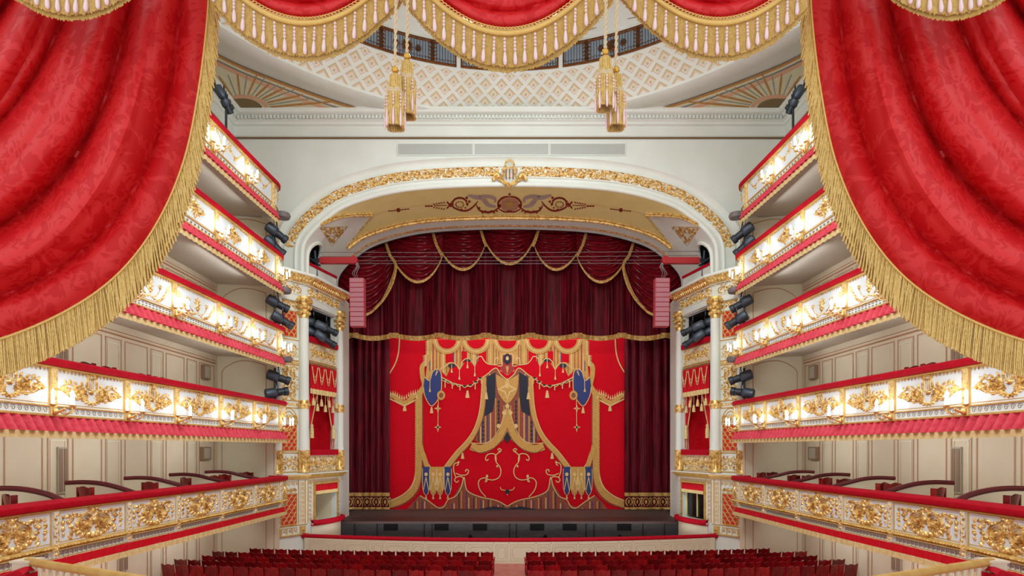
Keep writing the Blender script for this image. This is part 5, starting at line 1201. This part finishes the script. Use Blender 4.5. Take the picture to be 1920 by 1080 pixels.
# ================================================================ ORCHESTRA RAIL AND STALLS
orc = thing('orchestra_rail', (0, 26, 0), 'long curved cream orchestra barrier with padded red rail', 'barrier')
def OC(u): # u in metres from centre
    return (u, 26.0+1.3*(u/9.6)**2)
def M_o(u, v, w_): x, y = OC(u); return (x, y-w_, v)
b = MB(); b.grid(lambda a, c: M_o(-9.55+19.1*a, .98*c, 0), 60, 1); b.grid(lambda a, c: M_o(-9.55+19.1*a, .98*c, -.15), 60, 1); b.grid(lambda a, c: M_o(-9.55, .98*c, -.15*a), 1, 1); b.grid(lambda a, c: M_o(9.55, .98*c, -.15*a), 1, 1); b.build('panelled_wall', IVORY, orc)
b = MB(); b.tube([M_o(-9.6+19.2*i/60, 1.03, -.07) for i in range(61)], .1, 8); b.ball(M_o(-9.6, 1.03, -.07), .13); b.ball(M_o(9.6, 1.03, -.07), .13); b.build('padded_rail', RED, orc)
b = MB(); u = -9.3; i = 0
while u < 9.0:
    wd = 1.05 if i % 2 == 0 else .5; b.stroke([(u, .12), (u+wd, .12), (u+wd, .84), (u, .84), (u, .12)], .02, .015, M_o, taper=False)
    pts = [(u+.12, .22), (u+wd-.12, .22), (u+wd-.08, .3), (u+wd-.08, .66), (u+wd-.14, .74), (u+.14, .74), (u+.08, .66), (u+.08, .3), (u+.12, .22)]; b.stroke(pts, .018, .015, M_o, taper=False); b.blob(u+wd+.08, .9, .03, .03, 0, .03, 6, M_o); u += wd+.16; i += 1
b.build('panel_moulding', MT['tan_coffer_paint'], orc)
# tall vertical boarding under the boxes at both ends of the pit
# theatre chairs
def stall_chair():
    r = thing('stall_chair', (0, 0, 0), '', 'chair', 'mahogany stall chairs')
    def top(a): return .93+.012*cos((a-.5)*2*pi)+.012*cos((a-.5)*4*pi)+.035*abs(2*a-1)**5
    b = MB()
    for y0 in (-.26, -.295): b.grid(lambda a, c: ((a-.5)*.50, y0-.07*c+.03*(2*a-1)**2*-1, .5+(top(a)-.5)*c), 12, 4)
    b.grid(lambda a, c: ((a-.5)*.50, -.33-.035*c-.03*(2*a-1)**2, top(a)), 12, 1)
    for a in (0, 1): b.grid(lambda s_, c: ((a-.5)*.50, -.26-.035*s_-.07*c-.03, .5+(top(a)-.5)*c), 1, 4)
    b.build('backrest', MAHO, r)
    b = MB(); b.box(-.24, .24, -.26, .24, .40, .5); b.build('seat', RED, r, smooth=False)
    for s_ in (-1, 1):
        b = MB(); b.tube([(s_*.27, -.3, .62), (s_*.28, 0, .66), (s_*.27, .2, .63)], .028, 6); b.tube([(s_*.27, .18, .62), (s_*.27, .2, .42)], .02, 5); b.build('armrest', RED, r)
        b = MB(); b.box(s_*.25-.02, s_*.25+.02, -.3, -.26, 0, .5); b.build('rear_leg', MAHO, r, smooth=False); b = MB(); b.box(s_*.25-.02, s_*.25+.02, .2, .24, 0, .42); b.build('front_leg', MAHO, r, smooth=False)
    return r
sc0 = stall_chair(); sck = kids(sc0); used = False
RN = ['front', 'second', 'third', 'fourth', 'fifth']; NN = ['first', 'second', 'third', 'fourth', 'fifth', 'sixth', 'seventh', 'eighth', 'ninth', 'tenth', 'eleventh', 'twelfth', 'thirteenth', 'fourteenth', 'fifteenth', 'sixteenth', 'seventeenth', 'eighteenth', 'nineteenth', 'twentieth', 'twenty-first', 'twenty-second', 'twenty-third']
for rr, (y0, cnt) in enumerate(((23.9, 18), (23.0, 20), (22.1, 20), (21.2, 21), (20.3, 21))):
    for side in (-1, 1):
        for i in range(cnt):
            x = side*(.9+.565*i+ (0 if rr % 2 == 0 else .06)); 
            y = y0+.75*(x/10)**2
            if not used: c = sc0; used = True
            else:
                c = sc0.copy(); COL.objects.link(c)
                for ch in sck: d = ch.copy(); COL.objects.link(d); d.parent = c
            c.location = (x, y, 0); c.rotation_euler = (0, 0, .15*x/10)
            c['label'] = 'mahogany stall chair, %s row from the orchestra rail, %s seat %s of centre aisle' % (RN[rr], NN[i], 'left' if side < 0 else 'right')
# ================================================================ CURTAINS OF THE BOX AROUND THE CAMERA
DN = 4.0
HEM = [(392, -70), (389, 30), (372, 170), (345, 300), (296, 415), (225, 510), (130, 580), (0, 636), (-160, 670), (-330, 692), (-540, 708), (-760, 716)]
hem = cat_rom(HEM, 6)
def hemat(t):
    f = t*(len(hem)-1); i = min(int(f), len(hem)-2); q = f-i; return (hem[i][0]+(hem[i+1][0]-hem[i][0])*q, hem[i][1]+(hem[i+1][1]-hem[i][1])*q)
def ridge(x, sh=.62): return (sin(pi*x)**2+.0022)**(sh/2)
cur = thing('draped_box_curtain', (-2.6, DN, Z(-.5)), 'huge red silk damask curtain with gold bullion fringe, swept to the left', 'curtain', 'draped curtains of the viewing box')
def cl_pt(s, t):
    x, y = hemat(t); lx, ly = 392+(-760-392)*t, -70+786*t; bx_, by_ = x-lx, y-ly; k = max(0, 1-s*2.1)**1.2
    px = 392-1120*s+(-1152+1120*s)*t+bx_*k; py = -70+(786-800*s)*t+by_*k
    sw_ = s*14+.35*sin(s*11+1)+.30*sin(t*3+s*5)*s+.12*sin(t*6.5+s*3)
    amp = .27*(.45+.55*sin(pi*min(t*1.1, 1))**.5)*min(1, s*12+.08)
    dd = amp*ridge(sw_, .55)+.05*ridge(sw_*1.7+.3+t, .8)*min(1, s*6)+.02*sin(t*21+s*13)+.008*sin(t*43+s*31)+.010*sin(t*15+s*47)+.005*sin(t*70-s*60)
    return tuple(P(px, py, DN+.12-dd))
b = MB(); b.grid(cl_pt, 340, 90); b.build('damask_cloth', DAM, cur)
def rope(mb, x, y, D, L, r=.0085, tw=True, dx=0, n=12, sides=5, ph=0, bx_=0):
    pts = []
    top = P(x, y, D)
    for i in range(n+1): t = i/n; pts.append((top.x+dx*t+bx_*sin(pi*t*.5), top.y+.001*sin(i*2.4+ph), top.z-L*t))
    mb.tube(pts, (lambda t: r*(1+.12*sin(t*n*1.9+ph))) if tw else r, sides)
b = MB(); r_ = random.Random(3); acc = 0; L_ = [0]
for a, c in zip(hem, hem[1:]): L_.append(L_[-1]+hypot(a[0]-c[0], a[1]-c[1]))
d_ = 0; 
while d_ < L_[-1]:
    i = next(k for k in range(len(L_)) if L_[k] >= d_) or 1; q = (d_-L_[i-1])/(L_[i]-L_[i-1]); x = hem[i-1][0]+(hem[i][0]-hem[i-1][0])*q; y = hem[i-1][1]+(hem[i][1]-hem[i-1][1])*q
    vert = abs(hem[i][1]-hem[i-1][1])/(hypot(hem[i][0]-hem[i-1][0], hem[i][1]-hem[i-1][1])+1e-6)
    rope(b, x+1, y-3, DN-.03+r_.uniform(-.012, .012), .255+r_.uniform(-.003, .003), .0052, dx=.012+.06*vert*((len(b.v)/95*.618) % 1), ph=r_.uniform(0, 6), n=18)
    d_ += 2.3 if vert < .8 else 2.0
bk = MB(); hm2 = [(p, abs(hem[min(i+1, len(hem)-1)][1]-hem[max(i-1, 0)][1])/(hypot(hem[min(i+1, len(hem)-1)][0]-hem[max(i-1, 0)][0], hem[min(i+1, len(hem)-1)][1]-hem[max(i-1, 0)][1])+1e-6)) for i, p in enumerate(hem)]
def bkp(a, c):
    i = min(int(a*(len(hm2)-1)), len(hm2)-2); q = a*(len(hm2)-1)-i; x = hm2[i][0][0]*(1-q)+hm2[i+1][0][0]*q; y = hm2[i][0][1]*(1-q)+hm2[i+1][0][1]*q; v_ = hm2[i][1]*(1-q)+hm2[i+1][1]*q; p = P(x, y, DN+.0)
    return (p.x+(.008+.05*v_)*c, DN+.0, p.z-.235*c)
b.grid(bkp, 200, 2)
tag(b.build('bullion_fringe', FRI, cur), 'gold bullion fringe', kind='stuff')
b = MB(); b.tube([tuple(P(x, y, DN-.05)) for x, y in hem], .006, 6); b.build('fringe_heading', ROPE, cur)
mirror_later(cur, 'huge red silk damask curtain with gold bullion fringe, swept to the right')
# valance swags with beaded fringe
DS = 3.72
beadm = MB(); beadm.ball((0, 0, -.02), .009, 7, 4); 
for k in range(1, 4): beadm.ball((0, 0, -.022-.021*k), .010, 7, 4)
pend_prof = [(.003, -.095), (.008, -.105), (.0125, -.135), (.0135, -.155), (.011, -.17), (.003, -.178)]
beadm.lathe([(r, h) for r, h in pend_prof[::-1]], (0, 0, 0), 8)
def hemsw(cx_, yc, d): return yc-.00335*d*d
def near_swag(cx_, yc, x0, x1, label, z=0):
    r = thing('valance_swag', tuple(P(cx_, yc, DS)), label, 'valance', 'beaded valance swags of the viewing box')
    def g(a, t):
        x = x0+(x1-x0)*a; yh = hemsw(cx_, yc, x-cx_); top = -150; y = top+(yh-top)*t
        return tuple(P(x, y, DS+.06+z-.05*ridge(t*6+.5*(2*a-1)**2, .7)*(1-(2*a-1)**2*.5)))
    b = MB(); b.grid(g, 50, 60); b.build('damask_cloth', DAM, r)
    b = MB(); N = 90; xs = [x0+(x1-x0)*i/N for i in range(N+1)]
    b.grid(lambda a, c: tuple(P(x0+(x1-x0)*a, hemsw(cx_, yc, x0+(x1-x0)*a-cx_)+1+11*c, DS-.012+z-.012*sin(pi*c))), 90, 4); 
    i = x0
    while i < x1: y = hemsw(cx_, yc, i-cx_); b.tube([tuple(P(i+7*cos(a_)*.8, y+1-6*sin(a_)*.8, DS-.018+z)) for a_ in (0, .8, 1.6, 2.4, 3.1)], .0035, 4); i += 6.5
    b.build('braid', ROPE, r)
    b = MB(); x = x0+2
    while x < x1-1:
        y = hemsw(cx_, yc, x-cx_)+10
        for row in (0, 1): rope(b, x+row*1.8, y, DS+.004+z+row*.02, (.205 if row == 0 else .24)+r_.uniform(-.006, .006), .0045, ph=r_.uniform(0, 6), n=9, sides=4)
        x += 2.7
    tag(b.build('thread_fringe', FRI, r), kind='stuff')
    x = x0+8; k = 0; src = None
    while x < x1-4:
        y = hemsw(cx_, yc, x-cx_)+12; p = P(x, y, DS-.016+z)
        if src is None:
            me = bpy.data.meshes.new('bead_pendant'); me.from_pydata(beadm.v, [], beadm.f); me.materials.append(PALEP); me.polygons.foreach_set('use_smooth', [True]*len(me.polygons)); src = me
        o = bpy.data.objects.new('bead_pendant', src); COL.objects.link(o); L0 = r['_o']; o.parent = r; o.location = (p.x-L0[0], p.y-L0[1], p.z-L0[2]+.0); o.scale = (1.0, 1.0, 1.05); o.rotation_euler = (0, r_.uniform(-.05, .05), 0)
        x += 19; k += 1
    return r
near_swag(950, 55, 748, 1150, 'red damask valance swag with gold beaded fringe, over the middle of the stage')
near_swag(572, 36, 392, 752, 'red damask valance swag with gold beaded fringe, left of the middle swag', .05)
near_swag(2*CX-572+8, 36, 1146, 1516, 'red damask valance swag with gold beaded fringe, right of the middle swag', .05)
near_swag(135, -45, -130, 385, 'red damask valance swag overlapping the left draped curtain', -.16)
near_swag(2*CX-135, -45, 2*CX-385, 2*CX+120, 'red damask valance swag overlapping the right draped curtain', -.16)
# hanging tassels
def tassel(px, pt, pb, label, D=3.62):
    top = P(px, pt, D); bot = P(px, pb, D); H = top.z-bot.z; r = thing('curtain_tassel', tuple(bot), label, 'tassel', 'long gold tassels of the valance')
    b = MB(); ct = P(px+2, -40, D); 
    for ph in (0, pi): b.tube([(top.x+(ct.x-top.x)*i/40+.006*cos(i*1.1+ph), top.y+.006*sin(i*1.1+ph), top.z+(ct.z-top.z)*i/40) for i in range(41)], .0058, 5)
    b.build('cord', mat('pale_twisted_cord', (216, 190, 150), .6) if 'pale_twisted_cord' not in MT else MT['pale_twisted_cord'], r)
    b = MB(); c = tuple(bot); h = H
    b.ball((top.x, top.y, top.z), .022, 10, 6); b.build('knob', mat('polished_gold', (214, 166, 70), .22, .8) if 'polished_gold' not in MT else MT['polished_gold'], r)
    b = MB(); b.lathe([(.006, -.02), (.02, -.03), (.032, -.05), (.034, -.1), (.04, -.13), (.03, -.14)], (top.x, top.y, top.z), 16)
    for k in range(16): a = 2*pi*k/16; b.tube([(top.x+.03*cos(a), top.y+.03*sin(a), top.z-.04), (top.x+.037*cos(a), top.y+.037*sin(a), top.z-.13)], .006, 4)
    b.build('head', FRI, r)
    b = MB()
    for rr, z_ in ((.045, -.14), (.05, -.155)): b.tube([(top.x+rr*cos(a), top.y+rr*sin(a), top.z+z_+.006*sin(a*5)) for a in [2*pi*k/24 for k in range(25)]], .008, 5)
    b.build('twisted_collar', MT['pale_twisted_cord'], r)
    b = MB(); n = 24
    for k in range(n):
        a = 2*pi*k/n; b.tube([(top.x+.042*cos(a), top.y+.042*sin(a), top.z-.15)]+[(top.x+(.05+.006*sin(j*1.3+k))*cos(a), top.y+(.05+.006*sin(j*1.3+k))*sin(a), top.z-.15-(h-.15)*j/9) for j in range(1, 10)], lambda t: .0078*(1+.2*sin(t*30+k)), 5)
    b.build('skirt', FRI, r)
    b = MB()
    for k in range(5):
        a = -pi/2+(k-2)*.75; x, y = top.x+.061*cos(a), top.y+.061*sin(a)
        for j in range(4): b.ball((x, y, top.z-.18-.02*j), .007, 6, 4)
        b.lathe([(.003, -.37), (.006, -.36), (.0085, -.33), (.005, -.28), (.002, -.26)], (x, y, top.z), 7)
    b.build('bead_strand', PALEP, r)
tassel(741, 131, 240, 'long gold tassel hanging left of the stage, lower of the left pair'); tassel(763, 106, 219, 'long gold tassel hanging left of the stage, upper of the left pair', 3.7)
tassel(1135, 98, 204, 'long gold tassel hanging right of the stage, upper of the right pair', 3.62); tassel(1155, 131, 240, 'long gold tassel hanging right of the stage, lower of the right pair', 3.7)
# gilt handrails with balusters at the near corners
hr = thing('gilt_handrail', (-6.0, 7.6, Z(-2.5)), 'gilt handrail on cream balusters in the lower left corner', 'railing', 'handrails at the near corners')
a = Vector((wl(52, 8.2), 8.2, Z(-1.58))); c = Vector((wl(300, 7.0), 7.0, Z(-1.60)))
b = MB(); b.tube([tuple(a), tuple(c)], .06, 8); b.build('hand_rail', GOLDM, hr)
b = MB(); b.tube([tuple(a-Vector((0, 0, .9))), tuple(c-Vector((0, 0, .9)))], .06, 6); b.build('bottom_rail', IVORY, hr)
n = 17
for i in range(1, n):
    p = a+(c-a)*i/n; b = MB(); b.lathe([(.04, -.9), (.04, -.82), (.02, -.78), (.045, -.6), (.02, -.3), (.03, -.26), (.018, -.2), (.035, -.08), (.035, -.02)], tuple(p), 8); b.build('baluster', IVORY, hr)
b = MB(); b.box(a.x-.14, a.x+.1, a.y-.1, a.y+.14, a.z-1.0, a.z+.02); b.box(a.x-.16, a.x+.12, a.y-.12, a.y+.16, a.z+.0, a.z+.03); b.build('newel_post', IVORY, hr, smooth=False); mirror_later(hr, 'gilt handrail on cream balusters in the lower right corner')
rs = thing('plush_bench_end', (-7.0, 7.9, Z(-2.5)), 'rounded red plush seat back in the lower left corner', 'seat', 'red seat backs at the near corners'); b = MB()
q0, q1 = wl(-60, 7.9), wl(43, 7.9)
pty = lambda u: 1066+38*(1-u)+(0 if u < .88 else 12*((u-.88)/.12)**2)
b.grid(lambda u, v: (q0+(q1-q0)*u, 7.9, Z(hh(pty(u), 7.9))*v+(1-v)*Z(-2.6)), 20, 2); b.grid(lambda u, v: (q0+(q1-q0)*u, 7.9+.25*v, Z(hh(pty(u), 7.9))+.03*sin(pi*v)), 20, 4); b.grid(lambda u, v: (q1, 7.9+.25*u, Z(hh(1078, 7.9))*v+(1-v)*Z(-2.6)), 3, 1); b.build('plush_back', RED, rs); b = MB(); b.box(q0, q1, 7.95, 8.1, Z(-2.62), Z(-2.5)); b.build('base', MAHO, rs, smooth=False); mirror_later(rs, 'rounded red plush seat back in the lower right corner')
# chandelier under the dome, mostly hidden by the valance
ch = thing('crystal_chandelier', (0, 14.6, Z(9.9)), 'crystal chandelier hanging under the ceiling dome behind the middle swag', 'chandelier'); b = MB()
for R_, z_ in ((1.15, 10.9), (.85, 11.4), (.5, 11.9)): b.tube([(R_*cos(k*pi/16), 14.6+R_*sin(k*pi/16), Z(z_)) for k in range(33)], .04, 6)
b.tube([(0, 14.6, Z(10.6)), (0, 14.6, Z(HC+5.0))], .03, 6)
for k in range(8): b.tube([(1.15*cos(k*pi/4), 14.6+1.15*sin(k*pi/4), Z(10.9)), (0, 14.6, Z(12.3))], .015, 4)
b.build('gilt_frame', GOLD, ch); b = MB(); c2 = MB()
CRY = mat('crystal_drop', (236, 240, 244), .08, .3, emit=.6)
for R_, z_, n in ((1.15, 10.9, 48), (.85, 11.4, 36), (.5, 11.9, 24)):
    for k in range(n): a_ = 2*pi*k/n; b.lathe([(.004, -.3), (.03, -.22), (.02, -.05), (.004, 0)], (R_*cos(a_), 14.6+R_*sin(a_), Z(z_)), 5)
    for k in range(n//4): a_ = 2*pi*k/(n//4); c2.lathe([(.02, 0), (.04, .06), (.01, .14)], (R_*cos(a_), 14.6+R_*sin(a_), Z(z_+.04)), 6)
b.build('crystal_drops', CRY, ch); c2.build('lamp_bulbs', BULB, ch)
# ================================================================ RIGHT-HAND COPIES
km = kidmap()
for o, lab in MIR:
    c = ctree(o, None, km); c.location.x = -o.location.x; c.scale.x = -1
    if lab: c['label'] = lab
MR = lambda u, v, w_: (lambda q: (-q[0], q[1], q[2]))(F2.M(u, v, w_))
gw = thing('glazed_box_window', MR((la+lb)/2, -3.4, -.2), 'dark glazed window in the lowest box of the right stage tower', 'window')
b = MB(MR); b.add([(la+.03, -3.4, -.26), (lb-.03, -3.4, -.26), (lb-.03, -1.76, -.26), (la+.03, -1.76, -.26)], [(0, 1, 2, 3)]); b.build('dark_pane', mat('dark_window_glass', (16, 18, 24), .12), gw, smooth=False)
b = MB(MR)
for u in (la+.04, (la+lb)/2, lb-.04): b.box(u-.03, u+.03, -3.4, -1.76, -.25, -.2)
b.build('window_frame', DGOLD, gw, smooth=False)
for o in bpy.data.objects:
    if '_o' in o.keys(): del o['_o']
